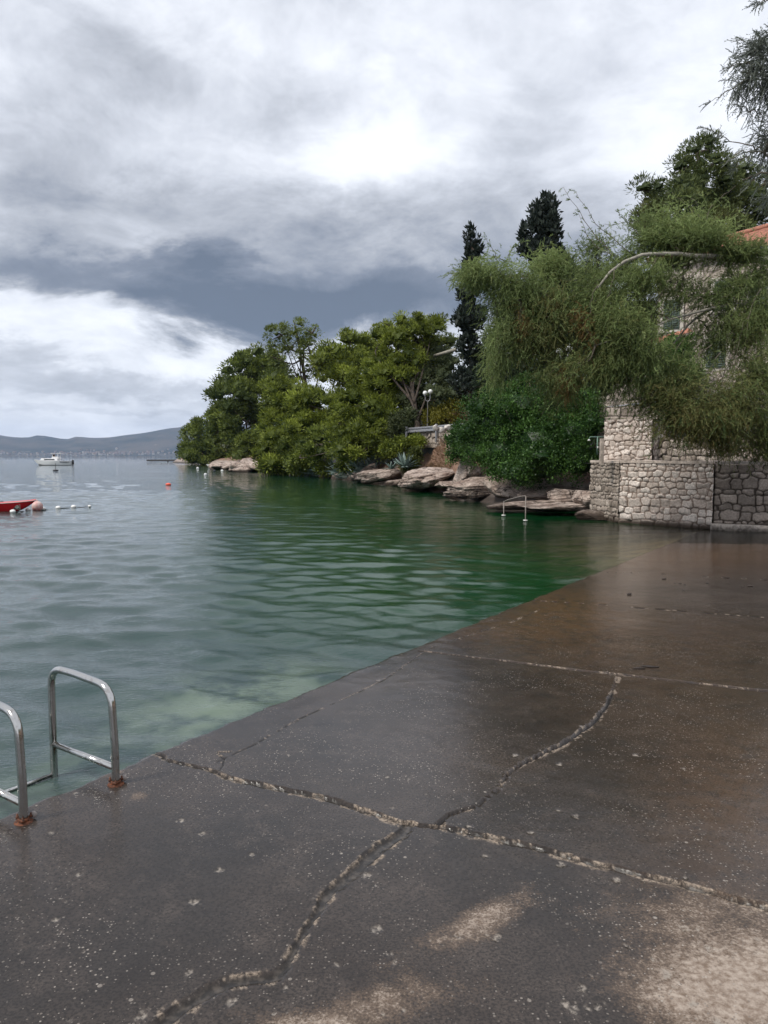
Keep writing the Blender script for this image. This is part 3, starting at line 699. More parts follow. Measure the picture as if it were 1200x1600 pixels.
def rock(c, size, seed, rotz=0., tilt=(0., 0.), strata=.5, sub=5, name='rock', label=None, group=None, parent=None, mat=None):
    V, Fc = ICO(sub); V = V.copy()
    k = 3.0; V = V/((np.abs(V)**k).sum(1)**(1/k))[:, None]*1.0
    o = seed*7.31
    V = V*(1+.26*fbm(V*1.1+o, 3, seed)[:, None])
    rid = 1-np.abs(fbm(V*1.9+o, 4, seed+5))*2.2
    V = V*(1+.17*rid[:, None])
    rq = np.random.default_rng(seed+900)
    for _ in range(16):
        nn_ = unit_(rq.normal(size=3)); h_ = rq.uniform(.66, .95); dt = V@nn_; V = V-np.outer(np.maximum(dt-h_, 0)*.92, nn_)
    s_ = V[:, 2]*4.5+1.2*fbm(V*1.3+o, 2, seed+9); st_ = (s_-np.floor(s_)); V[:, :2] *= (1+strata*.09*(sstep(0, .8, st_)-sstep(.85, 1, st_)-.4))[:, None]
    V = V+V/np.linalg.norm(V, axis=1)[:, None]*(.035*fbm(V*9+o, 3, seed+2))[:, None]
    V = V*np.asarray(size)/2
    cx, sx = math.cos(tilt[0]), math.sin(tilt[0]); V = V@np.array([[1, 0, 0], [0, cx, -sx], [0, sx, cx]]).T
    cy, sy = math.cos(tilt[1]), math.sin(tilt[1]); V = V@np.array([[cy, 0, sy], [0, 1, 0], [-sy, 0, cy]]).T
    cz, sz = math.cos(rotz), math.sin(rotz); V = V@np.array([[cz, -sz, 0], [sz, cz, 0], [0, 0, 1]]).T
    o_ = mk(name, V+np.asarray(c, float), Fc, mat or M_rock, parent, True)
    if parent is None: tag(o_, label, 'rock', group)
    return o_
GR = 'limestone rocks along the waterline'
def rk(px, py, w, h, label, seed, Y=None, dep=None, tilt=(0, 0), strata=.5, rotz=0.):
    """rock whose middle is seen at px,py and whose width/height are photo pixels"""
    if Y is None: Y = at(px, py+h/2, z=0)[1]+.4
    p = at(px, py, Y=Y); ww, hh = w/F*Y, h/F*Y
    return rock(p, (ww, dep or ww*.7, hh*1.25), seed, rotz, tilt, strata, label=label, group=GR)
rk(668, 747, 108, 25, 'large sloping pale boulder below the red earth slope', 1, 37.5, 4, tilt=(0, -.16), rotz=.1)
rk(730, 742, 34, 44, 'upright folded rock right of the large sloping boulder', 2, 31.8, 1.6, tilt=(0, .3))
rk(745, 762, 92, 26, 'dark layered rock shelf low at the waterline below the folded rock', 3, 29.5, 2.2, tilt=(0, -.05), strata=1.4)
rk(748, 754, 80, 14, 'thin pale slab resting across the layered rock shelf', 33, 29.6, 1.6, tilt=(0, -.14), strata=1.4)
rk(802, 764, 92, 38, 'rounded pale boulder beneath the left of the dark shrub', 4, 27.2, 2.4, tilt=(0, .04), strata=.2)
rk(870, 772, 120, 26, 'long shadowed rock under the middle of the dark shrub', 5, 25.5, 2.2)
rk(890, 779, 70, 26, 'bumpy pale rock left of the wall corner', 6, 24.2, 1.6, strata=.9, tilt=(0, -.12))
rk(922, 784, 60, 30, 'brownish rock touching the left wall corner', 7, 22.2, 1.4, strata=.6)
rk(820, 790, 150, 11, 'low flat rock ledge behind the small handrail', 8, 23.8, 1.9, strata=.9, tilt=(0, -.04))
rk(885, 793, 140, 12, 'long flat wet shelf of rock reaching to the wall', 9, 22.4, 1.3, strata=.6)
rk(935, 806, 66, 13, 'flat brown rock at the water edge by the wall foot', 10, 20.7, .9, strata=.4)
rk(965, 806, 20, 14, 'small round boulder at the left foot of the pale wall', 11, 20.0, .4, strata=.1)
rk(600, 742, 84, 16, 'dark rock with pale top left of the large boulder', 12, 46, 2.6, tilt=(0, -.15))
rk(572, 741, 40, 18, 'angular pale rock below the agave', 13, 50, 2.4, tilt=(0, -.5))
rk(648, 757, 60, 7, 'flat stone awash in front of the large boulder', 14, 39.2, 1.2)
rk(700, 758, 46, 9, 'small grey ledge between large boulder and rock shelf', 15, 34, 1.2)
rr = np.random.default_rng(5)
for k in range(26):
    u = rr.random(); px = 470+u*250; i = np.interp(px, [470, 550, 600, 650, 700, 735], [743, 750, 755, 762, 772, 779]); Y = at(px, i, z=0)[1]+rr.uniform(-.3, .8)
    s = rr.uniform(.35, 1.1)*(Y/40)
    rock(at(px, 712, Y=Y)*[1, 1, 0]+[0, 0, rr.uniform(-.05, .2)], (s*1.5, s, s*.55), 40+k, rr.uniform(0, 3), (0, rr.normal(0, .2)), .8, 3, label='small broken limestone rock at the waterline between the pines and the shrub', group='small broken shore rocks')
for k in range(34):
    px = rr.uniform(338, 428); Y = rr.uniform(80, 92) if px > 375 else rr.uniform(95, 108)
    s = rr.uniform(.8, 2.3); p = at(px, 712, Y=Y)
    rock((p[0], p[1], rr.uniform(0, .7)), (s*1.8, s*1.3, s*.45), 80+k, rr.uniform(0, 3), (0, rr.uniform(-.35, .1)), .9, 3, label='tilted reddish rock slab on the far point under the pines', group='far point rock slabs')
for k, (px, py, r_) in enumerate(((681, 668.5, 5), (691, 672, 6), (702, 670, 7), (711, 671, 4), (706, 674, 5))):
    Y = 40.4; rock(at(px, py, Y=Y), (2*r_/F*Y, .5, 1.6*r_/F*Y), 120+k, k, (0, 0), .1, 4, mat=simple('white_boulder', (.50, .46, .43), .8, 0, .3, 5, .02), label=['small white boulder left of the far guard rail post', 'white boulder just left of the far rail post', 'largest white boulder right of the far rail post', 'white boulder touching the small dark shrub', 'lowest white boulder on top of the bank wall'][k], group='white boulders')
# ------------------------------------------------------------------ vegetation
def leaf_mat(name, lo, hi, trans=.25, rough=.6, alt=None):
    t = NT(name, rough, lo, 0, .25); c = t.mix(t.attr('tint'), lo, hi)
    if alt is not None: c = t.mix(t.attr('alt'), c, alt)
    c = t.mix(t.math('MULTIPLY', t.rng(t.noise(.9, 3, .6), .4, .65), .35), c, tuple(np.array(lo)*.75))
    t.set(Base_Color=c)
    tl = t.n('ShaderNodeBsdfTranslucent'); t.put(tl.inputs[0], c); m = t.n('ShaderNodeMixShader'); m.inputs[0].default_value = trans
    t.L.new(t.b.outputs[0], m.inputs[1]); t.L.new(tl.outputs[0], m.inputs[2]); t.L.new(m.outputs[0], t.out.inputs[0]); return t.m
M_pine = leaf_mat('pine_needles', (.036, .055, .008), (.30, .35, .050), .25)
M_pine_d = leaf_mat('dark_pine_needles', (.030, .048, .009), (.21, .255, .045), .2)
M_pine_g = leaf_mat('hazy_pine_needles', (.026, .044, .016), (.15, .18, .055), .2, alt=(.12, .11, .025))
M_olive = leaf_mat('olive_leaves', (.035, .050, .020), (.135, .155, .07), .2)
M_cyp = leaf_mat('cypress_needles', (.012, .018, .014), (.035, .048, .036), .1)
M_shrub = leaf_mat('shrub_leaves', (.014, .042, .008), (.10, .20, .040), .2, .45)
M_oak = leaf_mat('evergreen_leaves', (.010, .020, .010), (.030, .052, .022), .15)
M_yel = leaf_mat('yellow_shrub_leaves', (.075, .075, .010), (.21, .19, .025), .25)
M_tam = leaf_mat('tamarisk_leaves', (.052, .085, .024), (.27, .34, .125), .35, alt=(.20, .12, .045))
M_tamG = leaf_mat('tamarisk_grey', (.08, .095, .08), (.22, .24, .20), .25)
M_agave = leaf_mat('agave_leaf', (.10, .15, .13), (.30, .36, .33), .05, .5)
M_dry = leaf_mat('dry_grass', (.14, .085, .045), (.32, .22, .14), .2)
M_grass = leaf_mat('grass_blades', (.05, .07, .015), (.14, .16, .04), .2)
t = NT('bark', .85, (.05, .035, .025)); g = t.geo()
t.set(Base_Color=t.mix(t.rng(t.noise(9, 5, .7, t.map(g, (1, 1, .3))), .35, .65), (.020, .014, .010), (.07, .05, .036)), Normal=t.bump(t.noise(14, 4, .7, t.map(g, (1, 1, .25))), .03)); M_bark = t.m
M_bark_p = simple('pale_bark', (.26, .24, .20), .8, 0, .35, 12, .01)
M_twig = simple('twig_bark', (.12, .10, .075), .8, 0, .3, 12)
def rot_frame(Dv, r):
    """two random unit vectors perpendicular to each direction"""
    a = r.normal(size=Dv.shape); a -= Dv*(a*Dv).sum(1)[:, None]; a /= np.linalg.norm(a, axis=1)[:, None]+1e-9; return a, np.cross(Dv, a)
def unit(v): return v/(np.linalg.norm(v, axis=-1, keepdims=True)+1e-9)
def blades(base, dirs, ln, wd, r, kite=True):
    """flat needle tufts / leaves: base, direction, length, width -> verts (4 per leaf), quads"""
    n = len(base); A, _ = rot_frame(dirs, r); ln = np.broadcast_to(ln, (n,))[:, None]; wd = np.broadcast_to(wd, (n,))[:, None]
    V = np.stack([base, base+dirs*ln*.5+A*wd*.5, base+dirs*ln, base+dirs*ln*.5-A*wd*.5], 1).reshape(-1, 3)
    return V, np.arange(4*n).reshape(n, 4)
def puff_crown(lobes, r, puff, nb, ln, wd, up=.35, shell=.55, flat=.7, dens=1.0, core=.62, droop=0.0):
    """foliage from lobes (x,y,z,rx,ry,rz): each lobe covered by rounded tufts with blades pointing out of them"""
    Vs = []; Fs = []; T = []; n0 = 0
    for (x, y, z, rx, ry, rz) in lobes:
        area = ((rx*ry)**1.6+(rx*rz)**1.6+(ry*rz)**1.6)/3; area = 4*math.pi*area**(1/1.6)
        m = max(5, int(area/(puff*puff*2.0)*dens)); d = unit(r.normal(size=(m, 3))); d = d[d[:, 2] > -.75]; m = len(d)
        rad = r.uniform(shell, 1.0, m)**.6; C = np.array([x, y, z])+d*np.array([rx, ry, rz])*rad[:, None]
        s = puff*r.uniform(.6, 1.35, m); tp = np.clip(r.normal(.5, .22, m), 0, 1)
        if core > 0:
            Vi, Fi = ICO(1); k = len(Vi)
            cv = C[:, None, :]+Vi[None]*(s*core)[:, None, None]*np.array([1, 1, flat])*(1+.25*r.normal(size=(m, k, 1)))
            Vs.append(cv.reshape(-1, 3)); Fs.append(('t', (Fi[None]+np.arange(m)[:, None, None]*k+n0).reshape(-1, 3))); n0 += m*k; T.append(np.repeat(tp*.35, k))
        w = np.repeat(np.arange(m), nb); dd = unit(r.normal(size=(len(w), 3))+d[w]*.55+np.array([0, 0, up])); keep = r.random(len(w)) < .96; w = w[keep]; dd = dd[keep]
        base = C[w]+dd*(s[w]*r.uniform(.48, .98, len(w)))[:, None]*np.array([1, 1, flat]); ds = unit(dd+r.normal(size=dd.shape)*.36+np.array([0, 0, up*.6-droop]))
        V, Q = blades(base, ds, ln*r.uniform(.6, 1.3, len(w)), wd*r.uniform(.6, 1.3, len(w)), r)
        Vs.append(V); Fs.append(('q', Q+n0)); n0 += len(V); T.append(np.repeat(np.clip(tp[w]+r.normal(0, .2, len(w)), 0, 1), 4))
    return np.concatenate(Vs), [np.concatenate([f for k, f in Fs if k == 't'])] if core > 0 and False else [f for k, f in Fs], np.concatenate(T)
def trunk_mesh(pts, r0, r1, limbs, k=9):
    m = MB(); pts = smooth_poly(pts); rr_ = np.linspace(r0, r1, len(pts)); m.tube(pts, rr_, k)
    for l in limbs:
        q = smooth_poly(l); ra = np.linspace(r0*.42, r0*.10, len(q)); m.tube(q, ra, 6)
    return m
def smooth_poly(p, n=14, jit=0., r=None):
    p = np.asarray(p, float)
    if len(p) < 3: return resample(p, max(.05, np.linalg.norm(p[-1]-p[0])/n))
    q = resample(p, np.linalg.norm(np.diff(p, axis=0), axis=1).sum()/n)
    for _ in range(3): q[1:-1] = (q[:-2]+2*q[1:-1]+q[2:])/4
    if jit: q[1:-1] += r.normal(size=q[1:-1].shape)*jit
    return q
def lob(px, py, rx, ry, Y, dep=1.0):
    """crown lobe seen at px,py with radii in photo pixels at distance Y"""
    p = at(px, py, Y=Y); a, b = rx/F*Y, ry/F*Y; return (p[0], p[1], p[2], a, a*dep, b)
def tree(name, label, lobes, base, mat, seed, puff, nb, ln, wd, cat='tree', group=None, tr=.25, up=.5, flat=.72, dens=1., core=.60, shell=.6, bark=None, droop=0., bend=None, alt=None):
    r = np.random.default_rng(seed); e = empty(name, base, label, cat, group); L = np.array(lobes)
    top = L[np.argmax(L[:, 2])][:3]; base = np.asarray(base, float)
    mid = bend if bend is not None else base*.5+top*.5+np.r_[r.normal(0, .4, 2), 0]
    limbs = []
    for l in L:
        s_ = r.uniform(.25, .75); st_ = (base*(1-s_)+mid*s_) if r.random() < .5 else (mid*(1-s_)+top*s_)
        c = np.array(l[:3]); limbs.append([st_, (st_+c)/2+r.normal(0, .12, 3)*np.linalg.norm(c-st_)+[0, 0, -.05], c])
        for _ in range(3):
            d = unit(r.normal(size=3)+[0, 0, .3]); limbs.append([c, c+d*np.array(l[3:])*.5, c+d*np.array(l[3:])*.88])
    trunk_mesh([base-[0, 0, .3], mid, top], tr, tr*.3, limbs).build('trunk', bark or M_bark, e)
    V, Fs, T = puff_crown(lobes, r, puff, nb, ln, wd, up, shell, flat, dens, core, droop)
    at_ = dict(tint=T)
    if alt is not None: at_['alt'] = alt(V)
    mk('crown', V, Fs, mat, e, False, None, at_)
    return e
def gb(px, Y):
    p = at(px, 712, Y=Y); return np.array([p[0], p[1], ground(p[0], p[1])])
GP = 'pines on the wooded point'
# far end of the point, going from the left tip towards the camera
tree('pine_tree', 'low rounded pine at the far left tip of the wooded point', [lob(300, 690, 20, 26, 158), lob(322, 684, 24, 32, 152), lob(345, 690, 22, 30, 150), lob(318, 712, 30, 14, 150), lob(300, 708, 14, 12, 155)], gb(318, 160), M_pine_d, 1, 1.49, 129, 0.573, 0.176, group=GP)
tree('pine_tree', 'broad domed pine second from the left tip of the point', [lob(380, 590, 30, 38, 118), lob(405, 580, 36, 34, 122), lob(362, 630, 34, 36, 115), lob(350, 665, 26, 34, 118), lob(385, 660, 40, 46, 112), lob(420, 620, 36, 60, 118), lob(400, 700, 40, 24, 110)], gb(390, 122), M_pine_d, 2, 1.36, 129, 0.524, 0.168, group=GP, tr=.35)
tree('pine_tree', 'sparse dark pine whose forked bare branches show against the sky', [lob(440, 524, 25, 15, 92), lob(462, 515, 20, 13, 93), lob(488, 521, 13, 15, 92), lob(452, 545, 30, 17, 94), lob(436, 562, 18, 13, 92), lob(485, 552, 24, 18, 91), lob(495, 575, 14, 16, 92), lob(470, 582, 34, 14, 93)], gb(490, 95), M_pine_d, 3, 0.856, 100, 0.309, 0.0842, group=GP, tr=.34, dens=.55, core=.3, bend=at(478, 600, Y=93))
tree('pine_tree', 'round topped pine between the sparse pine and the umbrella pine', [lob(545, 550, 34, 28, 80), lob(525, 575, 32, 28, 78), lob(570, 560, 28, 26, 82), lob(555, 585, 40, 30, 78), lob(515, 560, 16, 18, 80)], gb(550, 84), M_pine, 4, 1.01, 129, 0.374, 0.11, group=GP, tr=.3)
tree('pine_tree', 'bright green pine leaning out low over the water', [lob(455, 625, 38, 26, 71), lob(500, 640, 52, 30, 68), lob(438, 665, 34, 26, 70), lob(430, 610, 14, 22, 72), lob(480, 680, 54, 30, 67), lob(535, 665, 36, 34, 66), lob(440, 706, 32, 20, 68), lob(425, 728, 20, 9, 67), lob(460, 722, 36, 14, 66), lob(510, 712, 44, 18, 64)], gb(515, 71), M_pine, 5, 0.807, 139, 0.35, 0.0842, group=GP, tr=.3, up=.5)
tree('pine_tree', 'tall umbrella pine with flat top above the leaning trunk', [lob(622, 515, 34, 17, 52), lob(652, 506, 32, 14, 50), lob(676, 510, 19, 17, 51), lob(640, 528, 44, 14, 50), lob(605, 524, 22, 12, 51), lob(690, 534, 18, 11, 52), lob(618, 548, 22, 12, 50), lob(600, 572, 30, 20, 50), lob(655, 545, 20, 9, 50.5), lob(612, 592, 30, 15, 48.5), lob(640, 562, 22, 11, 48.8), lob(630, 570, 20, 12, 49), lob(650, 590, 18, 12, 48), lob(672, 575, 14, 9, 50)], gb(657, 44.6)*[1, 1, 0]+[0, 0, 2.7], M_pine, 6, 0.547, 129, 0.209, 0.0547, group=GP, tr=.20, bend=at(640, 585, Y=48.5), dens=.9)
tree('pine_tree', 'dense middle pine with layered puffy foliage left of the lamp post', [lob(575, 600, 36, 26, 52), lob(605, 610, 34, 28, 50), lob(560, 635, 36, 26, 51), lob(600, 645, 38, 26, 49), lob(625, 622, 22, 22, 50), lob(550, 665, 34, 22, 51), lob(590, 675, 42, 22, 48), lob(622, 655, 24, 12, 48.5), lob(575, 700, 50, 18, 49), lob(600, 580, 30, 20, 50), lob(540, 690, 26, 18, 52)], gb(590, 52.5), M_pine, 7, 0.594, 139, 0.229, 0.0589, group=GP, tr=.24)
tree('pine_tree', 'shaded low pine filling behind the waterline scrub', [lob(540, 700, 30, 22, 56), lob(505, 700, 36, 26, 60), lob(470, 700, 34, 28, 66), lob(610, 712, 32, 20, 50.5), lob(640, 700, 16, 14, 49)], gb(550, 60), M_pine_d, 8, 0.713, 115, 0.25, 0.0758, group=GP, tr=.2)
tree('pine_tree', 'slender young pine at the right shoulder of the umbrella pine', [lob(668, 556, 26, 18, 58), lob(650, 575, 26, 20, 57), lob(630, 590, 22, 18, 56), lob(690, 560, 18, 14, 59)], gb(660, 60), M_olive, 9, 0.713, 115, 0.25, 0.0758, group=GP, tr=.2)
# mid hillside
tree('olive_tree', 'greyish olive tree behind the twin globe lamp', [lob(700, 575, 34, 30, 50), lob(672, 600, 32, 28, 49), lob(725, 605, 34, 32, 48), lob(695, 625, 36, 18, 47), lob(655, 625, 24, 22, 48)], gb(695, 52), M_olive, 10, 0.594, 129, 0.17, 0.0589, group=None, tr=.2, up=.1)
tree('evergreen_oak', 'very dark evergreen oak behind the yellow shrub', [lob(690, 645, 50, 20, 50), lob(745, 615, 36, 24, 46), lob(770, 600, 30, 24, 44), lob(660, 650, 30, 22, 52)], gb(720, 52), M_oak, 11, .5, 30, .30, .15, tr=.2, up=.1)
tree('evergreen_oak', 'dark rounded evergreen above the big shoreline shrub', [lob(785, 582, 34, 15, 34), lob(820, 590, 32, 18, 33), lob(850, 600, 30, 20, 32), lob(760, 592, 14, 14, 35), lob(880, 610, 34, 24, 31)], gb(820, 35), M_oak, 12, .34, 34, .20, .09, tr=.15, up=.3)
tree('evergreen_oak', 'hidden dark tree behind the tamarisk branches', [lob(880, 520, 60, 50, 40), lob(940, 480, 70, 60, 41), lob(830, 500, 50, 50, 42), lob(1000, 540, 60, 60, 38), lob(900, 580, 70, 40, 38), lob(790, 560, 44, 44, 40)], gb(900, 42), M_olive, 13, 0.713, 100, 0.209, 0.0758, tr=.3, up=.1)
tree('pine_tree', 'tall pine rising behind the stone house roof', [lob(1090, 240, 27, 22, 42), lob(1112, 262, 24, 16, 41), lob(1070, 266, 20, 12, 42), lob(1045, 305, 42, 16, 41), lob(1010, 300, 15, 9, 41), lob(1100, 300, 50, 26, 42), lob(1150, 290, 28, 28, 43), lob(1060, 335, 60, 20, 40), lob(1140, 330, 50, 34, 42), lob(1190, 340, 34, 26, 41), lob(1100, 365, 60, 20, 40), lob(1020, 335, 24, 14, 41), lob(1160, 268, 16, 16, 44), lob(1195, 290, 22, 20, 42)], gb(1110, 44), M_pine_g, 14, 0.618, 154, 0.229, 0.0505, tr=.35, core=.40, alt=lambda V: np.clip(.5*sstep(300, 350, 712-(V[:, 2]-EYE)/V[:, 1]*F)*fbm(V*.6, 2, 3)*2.5, 0, .8))
def cypress(label, px, top_py, w, base_py, Y, seed, lean=0., ragged=1.):
    r = np.random.default_rng(seed); b = at(px, base_py, Y=Y); tpt = at(px+lean, top_py, Y=Y); Hc = tpt[2]-b[2]; base = gb(px, Y)
    e = empty('cypress_tree', base, label, 'tree', 'cypresses'); lobes = []; n = int(Hc/.42)
    for i in range(n):
        f = i/n; wr = w/F*Y*(.55*math.sin(min(1, (1-f)*1.6+.12)*math.pi/2)+.12)*(1+.35*ragged*math.sin(i*1.7+seed)+.2*r.normal()); a = r.uniform(0, 6.28); k = max(.22, abs(wr))
        off = k*.42*np.array([math.cos(a), math.sin(a)])
        lobes.append((b[0]+(tpt[0]-b[0])*f+off[0], b[1]+off[1], b[2]+Hc*f, k*.62, k*.62, .48))
    m = MB(); m.tube(smooth_poly([base-[0, 0, .3], (base+tpt)/2, tpt-[0, 0, .6]]), np.linspace(.2, .03, 15)[:15], 7) if False else m.tube(resample(np.array([base-[0, 0, .3], tpt-[0, 0, .6]]), 1.0), .09, 7)
    for l in lobes[::2]: m.tube([np.array([b[0]+(tpt[0]-b[0])*.5, b[1], l[2]-.5]), np.array(l[:3])], [.03, .015], 5)
    m.build('trunk', M_bark, e)
    V, Fs, T = puff_crown(lobes, r, .26, 26, .26, .11, 1.1, .5, 1.2, .8, .5)
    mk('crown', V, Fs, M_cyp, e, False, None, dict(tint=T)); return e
cypress('slim ragged cypress standing left of the tamarisk', 733, 362, 30, 600, 38, 21, 6, 1.3)
cypress('wider dark cypress rising behind the middle of the tamarisk', 866, 308, 62, 560, 36, 22, -6, .8)
# shoreline shrub
def shrub(name, label, lobes, base, mat, seed, n, ls, cat='shrub', group=None, clump=.30, lobe_in=.6, stems=10, ls_w=.55, up=.35, alt=None):
    r = np.random.default_rng(seed); e = empty(name, base, label, cat, group); L = np.array(lobes, float); L0 = len(L)
    ex = []
    for l in L:
        for _ in range(5):
            d = unit(r.normal(size=3)+[0, -.3, .35]); f = r.uniform(.26, .44); ex.append(np.r_[l[:3]+d*l[3:]*r.uniform(.8, 1.05), l[3:]*f])
    L = np.concatenate([L, ex]); ar = (L[:, 3]*L[:, 5])*np.r_[np.ones(L0), np.full(len(ex), 1.7)]; C = []; 
    for l, a in zip(L, ar):
        m = max(6, int(a/ar.sum()*n/42)); d = unit(r.normal(size=(m, 3))); C.append(np.c_[l[:3]+d*l[3:]*(r.uniform(lobe_in, 1.0, m)**.7)[:, None], d])
    C = np.concatenate(C); m = len(C); w = np.repeat(np.arange(m), 42); d2 = unit(r.normal(size=(len(w), 3))+C[w, 3:]*.5+[0, 0, .25]); cs = clump*r.uniform(.5, 1.3, m)
    base_ = C[w, :3]+d2*(cs[w]*r.uniform(.3, 1, len(w)))[:, None]; tp = np.clip(r.normal(.45, .22, m)+.45*fbm(C[:, :3]*1.1, 3, seed), 0, 1)
    dr = unit(d2+r.normal(size=d2.shape)*.6+[0, 0, up]); V, Q = blades(base_, dr, ls*r.uniform(.6, 1.3, len(w)), ls*ls_w, r)
    T = np.repeat(np.clip(tp[w]+r.normal(0, .18, len(w)), 0, 1), 4)
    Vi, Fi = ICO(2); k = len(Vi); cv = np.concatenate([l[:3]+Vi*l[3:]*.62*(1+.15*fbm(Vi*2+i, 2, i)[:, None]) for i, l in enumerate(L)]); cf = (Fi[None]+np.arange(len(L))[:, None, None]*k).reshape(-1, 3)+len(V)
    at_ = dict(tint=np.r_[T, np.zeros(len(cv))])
    Vall = np.concatenate([V, cv])
    if alt is not None: at_['alt'] = alt(Vall)
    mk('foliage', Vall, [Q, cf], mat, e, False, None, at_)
    s = MB(); base = np.asarray(base, float)
    for i in range(stems):
        c = C[r.integers(m)][:3]; s.tube(smooth_poly([base+[r.normal(0, .15), r.normal(0, .15), -.2], (base+c)/2+r.normal(0, .15, 3), c]), np.linspace(.05, .012, 15)[:len(smooth_poly([base, (base+c)/2, c]))] if False else .022, 5)
    s.build('stem', M_twig, e); return e
shrub('dense_shrub', 'big dark green shrub overhanging the rocks left of the wall', [lob(780, 665, 44, 40, 26.5), lob(815, 640, 50, 38, 26), lob(750, 668, 34, 34, 27.5), lob(880, 640, 52, 34, 25.5), lob(900, 680, 44, 40, 24.5), lob(850, 690, 66, 44, 25.2), lob(790, 705, 40, 36, 26), lob(850, 728, 64, 28, 24.8), lob(905, 722, 36, 30, 24.2), lob(800, 738, 34, 18, 25.5), lob(835, 612, 36, 18, 26.5), lob(775, 630, 30, 24, 27.2), lob(926, 662, 20, 34, 24.2)], gb(850, 27), M_shrub, 31, 88000, .078, clump=.26, stems=18)
shrub('dense_shrub', 'smaller dark shrub left of the big one beside the red slope', [lob(724, 690, 22, 22, 31), lob(745, 705, 26, 26, 30), lob(712, 708, 12, 14, 31.5), lob(742, 680, 18, 16, 31)], gb(735, 33), M_shrub, 32, 16000, .085, clump=.25)
shrub('yellow_shrub', 'yellow green creeping shrub climbing to the little pillars', [lob(690, 650, 16, 10, 46), lob(712, 643, 22, 14, 46), lob(732, 628, 18, 14, 47), lob(700, 655, 22, 6, 45), lob(748, 617, 16, 7, 48), lob(675, 655, 8, 7, 45.5)], at(712, 660, Y=46), M_yel, 33, 15000, .15, clump=.4)
shrub('green_shrub', 'low green shrub at the foot of the leaning pine trunk', [lob(628, 700, 16, 10, 44), lob(640, 693, 16, 9, 43.5), lob(612, 702, 12, 9, 45), lob(652, 690, 8, 5, 43)], gb(632, 45), M_pine, 34, 7000, .14, clump=.3)
shrub('green_shrub', 'bright low shrub beside the grey agave', [lob(645, 722, 9, 9, 41), lob(650, 712, 6, 8, 41), lob(636, 730, 6, 5, 41)], gb(645, 42.5), M_grass, 35, 2400, .12, clump=.25)
shrub('oleander_bush', 'pale leaved bush beside the little white kiosk', [lob(628, 665, 14, 16, 46.5), lob(640, 662, 9, 14, 46), lob(618, 675, 10, 12, 47)], gb(630, 48), M_olive, 36, 2600, .26, clump=.35, ls_w=.25)
for k, (a, b, c_, d_, Y) in enumerate(((440, 733, 26, 8, 69), (480, 730, 30, 9, 64), (525, 733, 26, 9, 60), (560, 728, 22, 10, 55))):
    shrub('waterline_bush', ['low bush trailing in the water below the leaning bright pine', 'tangled scrub among grey stalks above the waterline', 'dark scrub left of the angular pale rock', 'mixed green scrub right above the pale angular rock'][k], [lob(a, b-6, c_, d_, Y), lob(a+12, b, c_*.7, d_*.7, Y-.6), lob(a-10, b+1, c_*.6, d_*.6, Y-.4)], gb(a, Y+1), M_pine_d if k % 2 else M_pine, 50+k, 5200, .24, clump=.5, group='waterline scrub')
# scrub of pale dead stalks and cactus pads over the waterline: nobody could count it
r = np.random.default_rng(60); n = 1500; px = r.uniform(462, 585, n); Y = np.interp(px, [462, 500, 550, 585], [66, 61.5, 54, 49.5])+r.uniform(-.6, 2.5, n)
Pq = np.array([at(a, 712, Y=b) for a, b in zip(px, Y)]); Pq[:, 2] = r.uniform(.0, 2.0, n)*r.uniform(.3, 1, n)
dr = unit(r.normal(size=(n, 3))*[1, .6, .6]+[0, -.3, .5]); V, Q = blades(Pq, dr, r.uniform(.4, 1.1, n), r.uniform(.05, .16, n), r)
tag(mk('dry_stalks', V, Q, M_agave, None, False, None, dict(tint=np.repeat(r.random(n)**2, 4))), 'pale dead stalks tangled in the scrub above the waterline', 'scrub', kind='stuff')
def grass_patch(name, label, fn, n, ln, wd, mat, seed, sag=.5):
    r = np.random.default_rng(seed); Pq = fn(r, n); dr = unit(r.normal(size=(len(Pq), 3))*[.6, .6, .3]+[0, -.1, sag]); V, Q = blades(Pq, dr, ln*r.uniform(.5, 1.3, len(Pq)), wd, r)
    tag(mk(name, V, Q, mat, None, False, None, dict(tint=np.repeat(r.random(len(Pq)), 4))), label, 'grass', kind='stuff')
def on_ground(pxa, pxb, Ya, Yb):
    def f(r, n):
        x = r.uniform(pxa, pxb, n); Y = r.uniform(Ya, Yb, n); P_ = np.stack([(x-600)/F*Y, Y], 1); return np.c_[P_, land_z(P_)]
    return f
grass_patch('dry_grass', 'rusty dry grass and litter over the red earth slope', on_ground(630, 716, 37.5, 42.5), 9000, .30, .04, M_dry, 61)
def up_slope(r, n):
    x = r.uniform(700, 742, n); y = np.interp(x, [700, 742], [660, 645])+r.uniform(-3, 12, n); return np.array([at(a, b, Y=c) for a, b, c in zip(x, y, r.uniform(44.5, 46, n))])
grass_patch('dry_grass', 'tan dry grass below the little pillars', up_slope, 2500, .5, .05, M_dry, 62)
